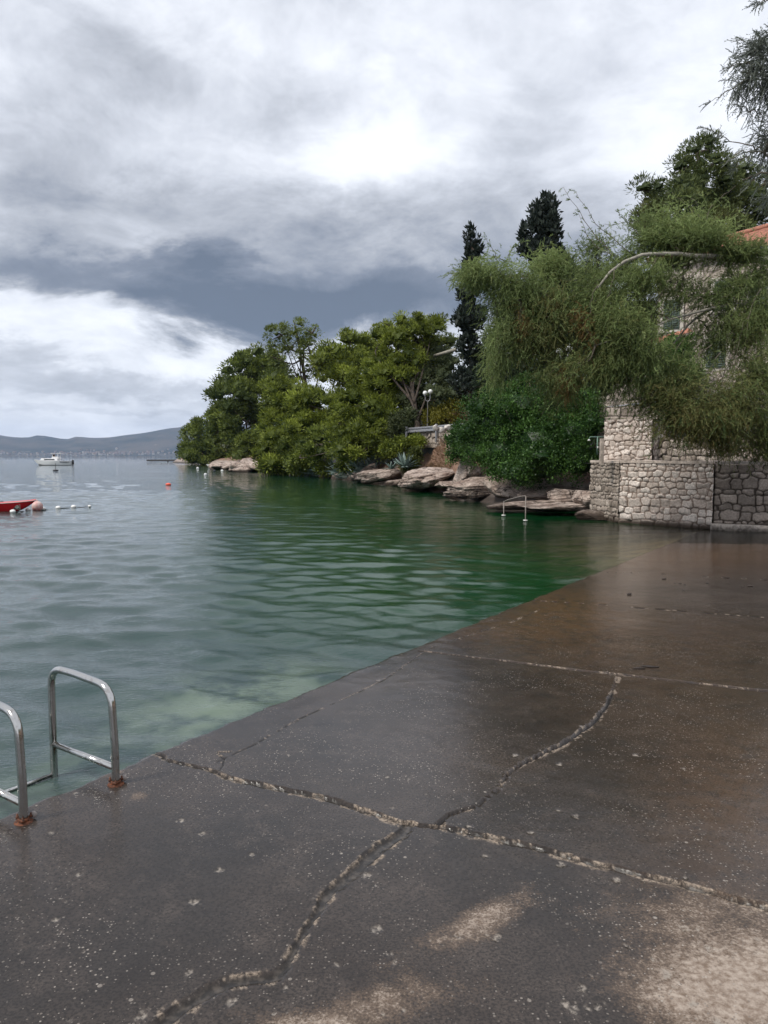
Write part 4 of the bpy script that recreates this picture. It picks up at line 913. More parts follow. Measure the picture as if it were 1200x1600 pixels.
# agave
def agave(label, c, R_, n, seed):
    r = np.random.default_rng(seed); e = empty('agave', c, label, 'plant'); c = np.asarray(c, float)
    for k in range(n):
        a = k*2.4+r.uniform(-.3, .3); el = r.uniform(.25, 1.25); L = R_*r.uniform(.75, 1.1); d = np.array([math.cos(a)*math.cos(el), math.sin(a)*math.cos(el), math.sin(el)]); s_ = np.array([-math.sin(a), math.cos(a), 0])
        V = []
        for u in np.linspace(0, 1, 9):
            w = R_*.10*(.6+.6*math.sin(min(1, u*1.6)*math.pi*.5))*(1-u**2.2)+.002; p = c+d*L*u+np.array([0, 0, -.25*R_*u*u*(1-math.sin(el)*.7)]); up_ = np.cross(s_, d)
            V += [p-s_*w+up_*w*.3, p-up_*w*.12, p+s_*w+up_*w*.3]
        V = np.array(V); q = [[i*3+j, i*3+j+1, i*3+j+4, i*3+j+3] for i in range(8) for j in (0, 1)]
        mk('leaf', V, np.array(q), M_agave, e, True, None, dict(tint=np.full(len(V), r.uniform(.2, .7))))
agave('large grey green agave with spiky leaves above the rocks', at(633, 731, Y=40.4), 1.0, 26, 1)
agave('small agave with drooping leaf left of the large agave', at(612, 733, Y=42.5), .6, 14, 2)

# ------------------------------------------------------------------ tamarisks
def sprigs(S, Dr, L, r, nb=13, bl=.075, bw=.017, sag=.25):
    """fine feathery shoots: start points, directions, lengths"""
    n = len(S); up = np.array([0, 0, 1.0]); A, B = rot_frame(Dr, r); u = (np.arange(nb)+.7)/nb
    U = u[None, :, None]; base = S[:, None]+Dr[:, None]*(L[:, None, None]*U)-up*(sag*L[:, None, None]*U**2)
    tang = unit(Dr[:, None]-2*sag*U*up); ang = r.uniform(0, 6.28, (n, nb, 1)); side = np.cos(ang)*A[:, None]+np.sin(ang)*B[:, None]
    d = unit(tang*.9+side*.62).reshape(-1, 3); V, Q = blades(base.reshape(-1, 3), d, (bl*r.uniform(.6, 1.3, (n, nb))*(1.15-.5*u)).ravel(), bw, r)
    st_ = np.stack([base[:, 0], base[:, nb//2], base[:, -1]], 1); W_ = A[:, None]*.0035; sv = np.concatenate([st_-W_, st_+W_], 1).reshape(-1, 3)
    i = np.arange(n)*6; q2 = np.concatenate([np.stack([i, i+1, i+4, i+3], 1), np.stack([i+1, i+2, i+5, i+4], 1)])+len(V)
    return np.concatenate([V, sv]), np.concatenate([Q, q2]), np.concatenate([np.repeat(np.arange(n), nb*4), np.repeat(np.arange(n), 6)])
def wander(a, b, r, n=12, amp=.06, sag=0.):
    u = np.linspace(0, 1, n)[:, None]; L = np.linalg.norm(b-a); p = a*(1-u)+b*u; w = np.cumsum(r.normal(size=(n, 3)), 0); w -= u*w[-1]; return p+w*amp*L/np.sqrt(n)*np.sin(u*math.pi)**.5+np.array([0, 0, sag*L])*np.sin(u*math.pi)
def tamarisk(label, base, limbs, clouds, seed, mat, twigs, nbl=9, bark=None, group=None, bl=.052, bw=.012, mult=1.0):
    r = np.random.default_rng(seed); e = empty('tamarisk_tree', base, label, 'tree', group); m = MB(); nodes = []
    for pts, r0, r1 in limbs:
        q = smooth_poly(pts, 26, .0); q[1:-1] += r.normal(size=q[1:-1].shape)*.018; m.tube(q, np.linspace(r0, r1, len(q)), 9); nodes.append(q[6:])
    nodes = np.concatenate(nodes); S = []; DR = []; LL = []; TT = []; AL = []; br = MB()
    for (px, py, rx, ry, Y, dY, n, dx, dz, tn, alt) in clouds:
        n = int(n*mult)
        c = at(px, py, Y=Y); ax, az = rx/F*Y, ry/F*Y; a0 = nodes[np.argmin(((nodes-c)**2*[1, 1.5, .7]).sum(1))]
        bp = wander(a0, c, r, 10, .12, .03); br.tube(bp, np.linspace(.022, .010, 10), 5)
        nb_ = max(5, n//90); ends = c+unit(r.normal(size=(nb_, 3)))*(r.random((nb_, 1))**.45)*[ax, dY, az]*1.0
        sub = [bp]
        for en in ends:
            q = wander(bp[r.integers(4, 10)], en, r, 9, .13, .05); br.tube(q, np.linspace(.009, .003, 9), 4); sub.append(q)
        allp = np.concatenate([s_[3:] for s_ in sub]); idx = r.integers(0, len(allp), n); p = allp[idx]
        d = unit(unit(p-a0)*.5+np.array([dx, 0, dz])*.75+r.normal(size=(n, 3))*.75)
        p = p+r.normal(size=(n, 3))*[ax*.30, dY*.4, az*.30]
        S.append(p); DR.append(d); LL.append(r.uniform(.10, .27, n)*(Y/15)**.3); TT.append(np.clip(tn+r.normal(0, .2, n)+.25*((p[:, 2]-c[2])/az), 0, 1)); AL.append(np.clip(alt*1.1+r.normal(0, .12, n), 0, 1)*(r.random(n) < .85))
    for tw in twigs:
        q = np.array([at(x, y, Y=Y) for x, y, Y in tw]); q = smooth_poly(q, 12); q[1:-1] += r.normal(size=q[1:-1].shape)*.012; br.tube(q, np.linspace(.009, .003, len(q)), 4)
        k = 16; i = r.integers(2, len(q), k); S.append(q[i]); DR.append(unit((q[-1]-q[0])[None]/np.linalg.norm(q[-1]-q[0])+r.normal(size=(k, 3))*.6)); LL.append(r.uniform(.05, .16, k)); TT.append(r.uniform(.3, .7, k)); AL.append(np.zeros(k))
    m.build('trunk', bark or M_bark_p, e); br.build('branches', M_twig, e)
    S, DR, LL, TT, AL = map(np.concatenate, (S, DR, LL, TT, AL)); V, Q, own = sprigs(S, DR, LL, r, nbl, bl, bw)
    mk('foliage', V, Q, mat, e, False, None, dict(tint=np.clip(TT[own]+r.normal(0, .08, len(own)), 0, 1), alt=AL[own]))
    return e
def L_(pts): return [at(x, y, Y=Y) for x, y, Y in pts]
tb = np.array([11.4, 17.6, zt-.15])
limbs = [
    ([tb, tb+[-.4, .2, 1.6], *L_([(1290, 425, 16.6), (1200, 405, 16.2), (1110, 405, 15.6), (1060, 391, 15.3), (1010, 391, 15.1), (970, 403, 14.9), (941, 421, 14.8), (934, 450, 14.8)])], .13, .022),
    ([tb+[-.3, .2, 1.3], *L_([(1290, 470, 16.8), (1200, 436, 16.6), (1140, 464, 16.4), (1090, 492, 16.2), (1050, 540, 16.0)])], .10, .015),
    ([tb+[-.3, .1, 1.2], *L_([(1250, 400, 17.5), (1150, 388, 17.2), (1050, 420, 17), (950, 440, 16.6), (860, 440, 16.2), (780, 425, 16), (730, 435, 15.8)])], .08, .012),
    ([tb+[-.2, .0, .9], *L_([(1260, 560, 16.2), (1180, 590, 15.8), (1110, 620, 15.4), (1060, 650, 15.2)])], .08, .012),
    ([tb+[-.3, .0, 1.0], *L_([(1220, 470, 15.8), (1100, 480, 15.5), (1000, 520, 15.2), (930, 540, 15.)])], .07, .010),
]
clouds = [  # px, py, rx, ry, Y, depth, n, droop dx, dz, tint, brown
    (742, 432, 34, 22, 15.8, .5, 900, -.5, -.15, .62, .0), (790, 450, 50, 38, 15.9, .7, 1900, -.4, -.3, .6, .0), (830, 480, 60, 55, 16, .8, 2200, -.3, -.4, .5, .0),
    (870, 420, 44, 30, 16.1, .6, 1300, -.3, .1, .65, 0), (850, 530, 60, 55, 15.9, .9, 2200, -.2, -.5, .42, .25), (790, 540, 36, 50, 15.9, .7, 1100, -.3, -.4, .55, .0),
    (930, 470, 60, 50, 15.6, .8, 2200, -.3, -.4, .55, .0), (950, 540, 60, 60, 15.4, .9, 2300, -.2, -.5, .5, .12), (880, 590, 50, 40, 15.6, .7, 1400, -.1, -.6, .40, .15), (770, 590, 24, 36, 15.9, .5, 420, -.3, -.5, .5, .0), (1060, 450, 60, 34, 15.9, .6, 650, -.3, -.3, .6, .05), (1120, 520, 56, 50, 15.9, .6, 850, -.2, -.4, .5, .1), (1150, 440, 40, 26, 15.9, .6, 500, -.1, .0, .6, 0), (1010, 480, 44, 36, 15.6, .6, 500, -.2, -.3, .6, .1), (1075, 360, 90, 30, 15.9, .7, 1100, -.1, .4, .75, .0), (980, 400, 40, 22, 16, .5, 420, -.3, .2, .6, 0),
    (905, 505, 12, 22, 15.2, .2, 260, 0, -.9, .4, .95), (882, 592, 10, 26, 15.2, .2, 330, 0, -1, .5, .9), (820, 515, 12, 16, 15.4, .2, 150, 0, -.9, .5, .8), (868, 478, 26, 18, 15.5, .3, 200, 0, -.8, .5, .5),
    (1040, 372, 56, 20, 15.9, .7, 2100, -.2, .35, .7, .0), (1100, 378, 50, 20, 15.9, .7, 1900, .1, .35, .68, 0), (1155, 395, 50, 20, 15.6, .5, 1500, .2, .2, .6, 0), (1010, 350, 30, 16, 16.2, .4, 260, -.4, .4, .5, 0),
    (1010, 440, 50, 26, 15.4, .6, 1000, -.2, -.3, .5, 0), (960, 500, 40, 40, 15.2, .6, 1400, -.3, -.5, .6, .05), (1000, 560, 40, 60, 15.2, .8, 2200, -.1, -.6, .55, 0), (1050, 575, 36, 36, 15.4, .7, 1000, 0, -.6, .6, 0),
    (1050, 620, 56, 40, 15.1, .8, 2400, -.3, -.6, .30, .30), (1090, 660, 70, 34, 14.9, .9, 2600, -.3, -.6, .22, .35), (1150, 640, 60, 56, 15, .9, 2800, -.1, -.6, .22, .25), (1190, 590, 40, 60, 15.2, .9, 1900, 0, -.6, .35, .15),
    (1165, 520, 50, 50, 15.6, .8, 1500, -.2, -.5, .40, .12), (1190, 480, 40, 50, 15.8, .8, 1300, -.1, -.4, .45, .05), (1110, 460, 54, 30, 15.7, .5, 700, -.3, -.4, .45, 0), (1045, 405, 50, 14, 15.8, .4, 500, -.3, -.4, .45, 0), (1210, 690, 50, 36, 14.8, .7, 1600, 0, -.6, .2, .2), (1130, 690, 36, 22, 14.8, .5, 700, -.2, -.7, .2, .3),
    (1190, 430, 30, 26, 16, .5, 500, 0, .1, .5, 0), (930, 390, 30, 24, 16.3, .5, 420, -.5, .2, .5, 0), (960, 590, 30, 40, 15.3, .5, 900, -.1, -.6, .4, .1),
]
twigs = [[(960, 400, 15.5), (930, 370, 15.6), (880, 292, 15.8)], [(985, 395, 15.5), (930, 350, 15.6), (900, 300, 15.7)], [(800, 410, 16), (780, 405, 16), (760, 372, 16)], [(790, 410, 16), (800, 385, 16), (818, 378, 16)], [(1000, 370, 15.9), (975, 342, 15.9), (965, 330, 16)],
    [(960, 400, 15.5), (920, 378, 15.6), (905, 335, 15.8)], [(1060, 350, 16), (1030, 345, 16), (945, 350, 16.2)], [(1120, 360, 15.8), (1090, 335, 15.8), (1050, 300, 15.9)], [(1150, 370, 15.8), (1120, 345, 15.8), (1080, 310, 15.9)], [(1100, 360, 15.8), (1110, 320, 15.8), (1150, 290, 15.9)],
    [(935, 445, 14.8), (925, 460, 14.8), (920, 500, 14.8)], [(960, 420, 14.8), (955, 450, 14.8), (940, 490, 14.8)], [(1050, 540, 16), (1030, 560, 16), (1010, 580, 16)], [(1100, 470, 15.9), (1040, 520, 15.8), (1015, 540, 15.7)], [(1090, 470, 15.9), (1060, 530, 15.8), (1045, 580, 15.7)], [(1110, 430, 15.9), (1060, 480, 15.8), (1020, 495, 15.7)]]
for k in range(46):
    rr2 = np.random.default_rng(300+k); x = rr2.uniform(990, 1190); y = rr2.uniform(440, 640); a = rr2.uniform(.4, 1.2); l = rr2.uniform(40, 110); Yk = rr2.uniform(14.9, 16.4)
    twigs.append([(x, y, Yk), (x-l*.5*math.cos(a), y+l*.35*math.sin(a), Yk), (x-l*.8*math.cos(a), y+l*math.sin(a), Yk-.1)])
tamarisk('wide feathery tamarisk spreading over the terrace wall from the right', tb, limbs, clouds, 71, M_tam, twigs)
# nearer tamarisk, its branch ends hang in at the upper right
tb2 = np.array([7.6, 9.2, .05])
limbs2 = [([tb2, tb2+[.1, .1, 2.2], *L_([(1420, 300, 9.0), (1330, 190, 8.9), (1260, 130, 8.8), (1190, 90, 8.7)])], .11, .012), ([tb2+[.1, .1, 2.2], *L_([(1400, 330, 9), (1280, 250, 8.9), (1200, 225, 8.8)])], .07, .010)]
clouds2 = [(1185, 80, 30, 24, 8.7, .4, 260, -.5, -.1, .4, 0), (1175, 118, 20, 24, 8.7, .3, 160, -.3, -.6, .4, 0), (1205, 130, 36, 40, 8.7, .4, 300, -.3, -.6, .3, 0), (1200, 220, 18, 36, 8.8, .3, 200, -.3, -.5, .3, 0), (1240, 180, 30, 60, 8.8, .5, 260, -.3, -.4, .4, 0), (1240, 90, 30, 40, 8.8, .4, 220, -.3, -.1, .4, 0), (1210, 300, 18, 18, 8.8, .3, 100, -.3, -.4, .4, 0)]
twigs2 = [[(1175, 120, 8.7), (1150, 135, 8.7), (1112, 158, 8.7)], [(1180, 235, 8.8), (1140, 218, 8.8), (1097, 200, 8.8)], [(1180, 100, 8.7), (1160, 98, 8.7), (1138, 106, 8.7)], [(1200, 80, 8.7), (1170, 68, 8.7), (1142, 66, 8.7)], [(1190, 180, 8.8), (1175, 175, 8.8), (1153, 163, 8.8)], [(1195, 240, 8.8), (1160, 235, 8.8), (1132, 255, 8.8)], [(1210, 270, 8.8), (1190, 265, 8.8), (1170, 290, 8.8)], [(1200, 1, 8.7), (1190, 2, 8.7), (1182, 6, 8.7)], [(1190, 230, 8.8), (1170, 240, 8.8), (1150, 262, 8.8)]]
tamarisk('nearer grey tamarisk branch ends hanging in at the upper right corner', tb2, limbs2, clouds2, 72, M_tamG, twigs2, 9, bark=M_bark_p, bl=.034, bw=.008, mult=1.3)
# ------------------------------------------------------------------ bathing ladder
t = NT('stainless_steel', .16, (.56, .56, .55), 1.0); g = t.geo()
t.set(Base_Color=t.mix(t.rng(t.noise(20, 4, .7, g), .55, .75), (.52, .51, .49), (.26, .20, .15)), Roughness=t.rng(t.noise(30, 4, .6, g), .3, .7, .06, .2)); M_steel = t.m
t = NT('rusty_flange', .7, (.25, .08, .03), .3); g = t.geo()
t.set(Base_Color=t.mix(t.rng(t.noise(60, 4, .7, g), .35, .65), (.05, .020, .012), (.18, .060, .025)), Normal=t.bump(t.noise(120, 3, .7, g), .003)); M_rust = t.m
OUT = -NV
def pz(p): return float(pier_z(p[0], p[1]))
FA = pier_at(181, 1225); FB = pier_at(37, 1284)
lad = empty('bathing_ladder', (*((FA+FB)/2), pz(FA)), 'stainless steel bathing ladder with two curved handrails bolted to the slab edge', 'ladder')
TR = .0195
OA = at(85, 1212, z=.0)[:2]; vOUT = (OA-FA); LOUT = np.linalg.norm(vOUT); vOUT = vOUT/LOUT
for Ft in (FA, FB):
    z0 = pz(Ft); Ht = .50; o2 = lambda d, z: np.array([*(Ft+vOUT*d), z0+z])
    R_ = .10; pts = [o2(0, .0), o2(0, .2), o2(.012, Ht-R_-.03)]
    th = np.linspace(0, math.pi/2, 9)
    pts += [o2(.012+R_*(1-math.cos(a)), Ht-R_+R_*math.sin(a)) for a in th[1:]]
    pts += [o2(LOUT*.6, Ht+.012)]
    R2 = .085
    pts += [o2(LOUT-R2+R2*math.sin(a), Ht+.012-R2+R2*math.cos(a)) for a in th]
    pts += [o2(LOUT, .2), o2(LOUT, -.2), o2(LOUT, -1.0)]
    m = MB(); q = resample(np.array(pts), .03); q[1:-1] = (q[:-2]+2*q[1:-1]+q[2:])/4; m.tube(q, TR, 18)
    h = m.build('handrail', M_steel, lad)
    m = MB(); m.tube([o2(.01, .085), o2(LOUT, .085)], .0165, 16); m.build('crossbar', M_steel, h)
    m = MB(); m.lathe((*Ft, z0-.004), [(.0, .012), (.038, .008), (.041, .004), (.041, -.004), (.0, -.004)], 28)
    m.lathe((*Ft, z0+.002), [(.0215, .0), (.0245, .004), (.0245, .016), (.0205, .018)], 24); fl = m.build('flange', M_rust, lad)
    for k in range(3):
        a = k*2.094+.4+math.atan2(vOUT[1], vOUT[0])
        m = MB(); c = (Ft[0]+.032*math.cos(a), Ft[1]+.032*math.sin(a), z0+.010)
        m.lathe(c, [(0, .022), (.0045, .022), (.0045, .012), (.0085, .011), (.0085, .001), (0, 0)], 6); m.build('bolt', M_rust, fl)
    m = MB(); c = o2(0, .014)+np.array([*(EV*.045+NV*.008), .004]); m.ball(c, .017, 0, 2, (.9, .5, 1)); m.build('clamp_cap', simple('pale_cap', (.32, .28, .26), .5), fl)
for k, zz_ in enumerate((-.085, -.33, -.58)):
    m = MB(); m.tube([np.array([*(FA+vOUT*LOUT), zz_+pz(FA)]), np.array([*(FB+vOUT*LOUT), zz_+pz(FB)])], .011 if k == 0 else .018, 12); m.build('rung', M_steel, lad)
# dark pebbles and debris on the far slab
rr = np.random.default_rng(8); M_deb = simple('wet_weed', (.025, .015, .01), .6, 0, .4, 20, .01)
for k, (px, py, s) in enumerate([(1038, 905, .05), (982, 929, .05), (1136, 903, .05), (1195, 906, .035), (1172, 916, .05), (1105, 911, .03), (1062, 912, .03), (1070, 914, .025), (1068, 923, .022), (1054, 911, .02), (1160, 917, .03), (1138, 912, .02)]):
    p = pier_at(px, py); m = MB(); z0 = pz(p)
    for _ in range(5): m.ball((p[0]+rr.normal(0, s*.28), p[1]+rr.normal(0, s*.28), z0+s*.12), s*rr.uniform(.2, .45), 0, 1, (rr.uniform(.7, 1.5), rr.uniform(.7, 1.4), .7))
    o = m.build('seaweed_clump', M_deb); tag(o, ['largest dark weed clump on the far slab, left of the others in the back row', 'lone dark weed clump nearest the water side of the far slab', 'double weed clump below the seam between pale and dark wall', 'weed clump at the right edge of the far slab'][k] if k < 4 else 'tiny dark scrap of weed on the wet slab before the walls', 'seaweed', 'weed clumps on the far slab')
for k, (px, py, a) in enumerate([(998, 1045, .1), (1020, 1043, -.2), (1010, 1042, .4)]):
    p = pier_at(px, py); m = MB(); m.ball((*p, pz(p)+.006), .05, 0, 2, (1.1, .3, .12)); o = m.build('seaweed_strand', M_deb); tag(o, 'dark strand of weed beside the second cross joint', 'seaweed', 'weed strands by the joint')

# ------------------------------------------------------------------ handrail on the rock, shower
M_grey = simple('galvanised_metal', (.33, .33, .35), .45, .6, .2, 8); M_whitep = simple('white_metal', (.62, .60, .58), .4, 0, .12, 8)
M_hand = simple('handrail_paint', (.19, .16, .14), .5, 0, .25, 20)
h1, h2 = at(821, 814, z=.02), at(787, 806, Y=at(821, 814, z=.02)[1]+1.6)
e = empty('steel_handrail', (h1+h2)/2, 'small steel handrail with two posts on the rock ledge at the waterline', 'handrail')
for i, (hh, zt_) in enumerate(((h1, .66), (h2, .42))):
    m = MB(); m.tube([hh-[0, 0, .5], hh+[0, 0, zt_]], .015, 10); m.build('post', M_hand, e)
    m = MB(); m.lathe(hh+[0, 0, .0], [(0, .03), (.06, .03), (.06, 0), (0, 0)], 12); m.build('post_base', M_whitep, e)
m = MB(); q = smooth_poly([h2+[0, 0, .40], h1*.15+h2*.85+[0, 0, .47], h1*.9+h2*.1+[0, 0, .66], h1+[0, 0, .665]]); m.tube(q, .014, 10); m.build('rail', M_hand, e)
sp_ = at(938, 716, Y=19.8); sp_[2] = zt-.11; zs = EYE+(712-683)/F*19.8
e = empty('outdoor_shower', sp_, 'outdoor shower post with horizontal arm on the terrace beside the shrub', 'shower')
m = MB(); m.box(sp_+[.03, 0, (zs-sp_[2])/2-.02], (.10, .10, zs-sp_[2]-.05), 0, 0, .01); m.build('post', M_cap, e)
m = MB(); m.tube([sp_+[-.09, -.02, .25], sp_+[-.09, -.02, zs-sp_[2]]], .018, 8); m.tube([sp_+[.07, -.02, zs-sp_[2]], sp_+[-.28, -.02, zs-sp_[2]], sp_+[-.31, -.02, zs-sp_[2]-.06]], .014, 8); m.build('pipe', simple('green_pipe', (.12, .20, .16), .5), e)
m = MB(); m.lathe(sp_+[-.31, -.02, zs-sp_[2]-.10], [(0, .04), (.02, .04), (.045, 0), (0, 0)], 14); m.build('shower_head', M_whitep, e)
m = MB(); m.lathe(sp_+[-.09, -.06, .42], [(0, .05), (.02, .05), (.02, 0), (0, 0)], 10); m.build('tap', M_whitep, e)

# ------------------------------------------------------------------ guard rail along the road
def grail(name_label, i0, i1, zr, post_step):
    q = RL[i0:i1]; Tn = RT[i0:i1]; Nn = RN[i0:i1]; n = len(q)
    e = empty('guard_rail', (*q[n//2], 2.9), name_label, 'guard rail', 'metal guard rails along the road')
    prof = [(-.02, .0), (.045, .03), (.045, .09), (-.005, .13), (-.005, .18), (.045, .22), (.045, .28), (-.02, .31), (-.035, .31), (-.035, 0)]
    V = np.concatenate([np.c_[q-Nn*a, np.full(n, zr-.31+b)] for a, b in prof]); j = np.arange(n-1); K = len(prof)
    Fq = np.concatenate([np.stack([k*n+j, k*n+j+1, ((k+1) % K)*n+j+1, ((k+1) % K)*n+j], 1) for k in range(K)])
    mk('beam', V, [Fq, np.array([[k*n for k in range(K)], [k*n+n-1 for k in range(K)][::-1]])], M_grey, e, False)
    for i in range(2, n-1, post_step):
        m = MB(); m.box((*(q[i]+Nn[i]*-.07), zr-.42), (.12, .10, 1.0), math.atan2(Tn[i][1], Tn[i][0]), 0, .01); m.build('post', M_grey, e)
ys = RL[:, 1]; iA = int(np.argmin(np.abs(ys-19.2))); iB = int(np.argmin(np.abs(ys-31))); iC = int(np.argmin(np.abs(ys-37))); iD = int(np.argmin(np.abs(ys-50)))
grail('near grey metal guard rail above the tall pale rubble wall', iA, iB, EYE+(712-627)/F*23.0, 7)
grail('far grey metal guard rail by the twin globe street lamp', iC, iD, EYE+(712-664)/F*41.0, 8)

# ------------------------------------------------------------------ twin globe lamp
M_lampp = simple('lamp_post_paint', (.07, .065, .06), .5, 0, .2, 9)
t = NT('frosted_globe', .25, (.78, .78, .76)); M_globe = t.m
lp = at(668, 690, Y=45.0); lp[2] = ground(lp[0], lp[1])-.1; zl = EYE+(712-613)/F*45.0
e = empty('street_lamp', lp, 'grey street lamp with two white globes on its post', 'street lamp')
m = MB(); m.lathe(lp, [(.0, 0), (.13, 0), (.13, .12), (.06, .2), (.048, 1.2), (.034, 1.25), (.028, zl-lp[2]-.55), (0, zl-lp[2]-.5)], 14); m.build('post', M_lampp, e)
for s_ in (-1, 1):
    c = lp+[s_*.155+.0, s_*.02, zl-lp[2]-(.09 if s_ < 0 else 0)]
    m = MB(); m.tube(smooth_poly([lp+[0, 0, zl-lp[2]-.6], lp+[s_*.13, 0, zl-lp[2]-.5], c-[0, 0, .14]]), .02, 8); m.build('arm', M_grey, e)
    m = MB(); m.ball(c, .135, 0, 3); gl_ = m.build('globe', M_globe, e)
    m = MB(); m.lathe(c-[0, 0, .17], [(0, 0), (.05, 0), (.07, .05), (0, .06)], 12); m.build('fitting', M_grey, gl_)
# two globes seen through the tamarisk
lp = at(880, 640, Y=27.5); lp[2] = 2.9; zl = EYE+(712-551)/F*27.5
e = empty('street_lamp', lp, 'street lamp with white globes glimpsed through the tamarisk', 'street lamp')
m = MB(); m.lathe(lp, [(.0, 0), (.11, 0), (.05, .2), (.035, zl-2.9-.5), (0, zl-2.9-.5)], 12); m.build('post', M_grey, e)
for s_, dz in ((-1, 0), (1, .10)):
    c = lp+[s_*.17, 0, zl-2.9+dz]; m = MB(); m.tube([lp+[0, 0, zl-2.9-.55], c-[0, 0, .1]], .018, 8); m.build('arm', M_grey, e)
    m = MB(); m.ball(c, .12, 0, 3); m.build('globe', M_globe, e)

# ------------------------------------------------------------------ kiosk, little pillars, diagonal pole
kc = at(655, 668, Y=50); kw, kh = 2.0, 2.2; M_white = simple('white_render', (.50, .48, .47), .8, 0, .12, 4); M_dark = simple('dark_opening', (.02, .02, .022), .5)
zk = EYE+(712-646)/F*50
e = empty('kiosk', (kc[0], kc[1], 3.0), 'small pale grey kiosk with flat roof behind the leaning pine trunk', 'hut')
m = MB(); m.box((kc[0]-.5, kc[1], (3.0+zk)/2), (2.6, 2.0, zk-3.0), 0, 0, .01); m.build('wall', simple('lilac_grey_render', (.30, .28, .31), .8, 0, .12, 4), e)
m = MB(); m.box((kc[0]-.5, kc[1]-.1, zk+.05), (3.0, 2.5, .12), 0, 0, .01); m.build('roof', M_white, e)
m = MB(); m.box((kc[0]-.05, kc[1]-1.02, (3.0+zk)/2-.1), (.07, .08, zk-3.2), 0, 0); m.build('door_frame', M_dark, e)
m = MB(); m.box((kc[0]+.8, kc[1]-1.25, zk-.62), (.9, .08, .25), 0, 0, .01); m.build('awning', M_white, e)
for k, (a, b, c_, d_, Y, lab) in enumerate([(724, 637, 744, 615, 46.5, 'lower')]):
    p0, p1 = at(722, 640, Y=46.5), at(765, 620, Y=45.)
    zb0, zb1 = EYE+(712-641)/F*46.5, EYE+(712-632)/F*45.5
    e = empty('garden_fence', (p0[0], p0[1], 3.4), 'low stone garden fence with square pillars and dark bars above the yellow shrub', 'fence')
    stone_wall('stone_base', p0[:2], p1[:2], zb0-1.6, zb1+.1, .35, .22, 41, M_wallC, None, .03, .5, .04, (1, 0), e)
    for px, yt, yb, Yp in ((724, 624, 640, 46.3), (745, 620, 637, 45.8), (763, 614, 632, 45.2)):
        c = at(px, (yt+yb)/2, Y=Yp); hh = (yb-yt)/F*Yp; m = MB(); m.box(c, (.34, .34, hh), .2, 0, .02); m.box(c+[0, 0, hh/2+.03], (.42, .42, .07), .2, 0, .01); m.build('pillar', M_cap, e)
    m = MB()
    for px in np.arange(727, 762, 1.6):
        Yp = np.interp(px, [724, 763], [46.3, 45.2]); y0_ = np.interp(px, [724, 745, 763], [641, 636, 630]); m.tube([at(px, y0_, Y=Yp), at(px, y0_-12, Y=Yp)], .015, 5)
    m.tube([at(724, 628, Y=46.3), at(745, 624, Y=45.8), at(763, 618, Y=45.2)], .02, 6); m.build('railing', simple('dark_iron', (.05, .04, .04), .6), e)
m = MB(); m.tube([at(679, 556, Y=49), at(712, 546, Y=46)], .10, 10); o = m.build('leaning_pole', M_bark_p); tag(o, 'pale leaning pole poking out of the trees above the lamp', 'pole')
for k, (px, py) in enumerate(((690, 676), (752, 656), (749, 632), (700, 632))):
    pass

# ------------------------------------------------------------------ stone house
HA, HB = at(1022, 712, Y=31.0)[:2], at(1330, 712, Y=27.5)[:2]
ez = EYE+(712-408)/F*30
hd = (HB-HA)/np.linalg.norm(HB-HA); hn = np.array([hd[1], -hd[0]])
house = empty('stone_house', (*HA, 2.9), 'stone house with red tiled roof half hidden behind the tamarisk', 'house')
stone_wall('wall', HA, HB, 2.6, ez, 7.0, .26, 51, M_wallH, None, .03, .6, .045, (1, 0), house)
M_tile = simple('clay_tile', (.30, .125, .08), .8, 0, .4, 5, .01)
def tile_plane(name, P00, P10, P11, P01, parent, pitch=.24, mat=None):
    """corrugated tile slope between eave (P00-P10) and ridge (P01-P11)"""
    P00, P10, P11, P01 = map(lambda v: np.asarray(v, float), (P00, P10, P11, P01)); L = np.linalg.norm(P10-P00); S_ = np.linalg.norm((P01+P11)/2-(P00+P10)/2)
    nu, nv = int(L/pitch*8), max(4, int(S_/.35)*3); U, Vv = np.meshgrid(np.linspace(0, 1, nu+1), np.linspace(0, 1, nv+1), indexing='ij'); u, v = U.ravel()[:, None], Vv.ravel()[:, None]
    Pq = P00*(1-u)*(1-v)+P10*u*(1-v)+P11*u*v+P01*(1-u)*v; nr = np.cross(P10-P00, P01-P00+P11-P10); nr /= np.linalg.norm(nr)
    h = .05*np.abs(np.sin(math.pi*u[:, 0]*L/pitch))+.02*(1-((v[:, 0]*S_/.35) % 1)); Pq = Pq+nr*h[:, None]; i = np.arange(len(Pq)).reshape(U.shape)
    Q = np.stack([i[:-1, :-1], i[1:, :-1], i[1:, 1:], i[:-1, 1:]], -1).reshape(-1, 4); return mk(name, Pq, Q, mat or M_tile, parent, True)
ov = .35; e0 = HA-hd*ov+hn*ov; e1 = HB+hn*ov; e2 = HB-hn*(7+ov); e3 = HA-hd*ov-hn*(7+ov); rz = ez+1.7; r0 = HA+hd*3.6-hn*3.5; r1 = HB-hn*3.5
z3d = lambda p, z: np.array([*p, z])
tile_plane('roof', z3d(e0, ez), z3d(e1, ez), z3d(r1, rz), z3d(r0, rz), house)
tile_plane('roof', z3d(e3, ez), z3d(e0, ez), z3d(r0, rz), z3d(r0, rz), house)
m = MB(); m.tube([z3d(e0, ez+.05), z3d(r0, rz+.08), z3d(r1, rz+.08)], .12, 8); m.build('ridge_tiles', M_tile, house)
M_shut = simple('green_shutter', (.06, .085, .065), .6); M_glass = NT('dark_glass', .08, (.02, .025, .03)).m; M_wframe = simple('window_stone', (.50, .46, .40), .7)
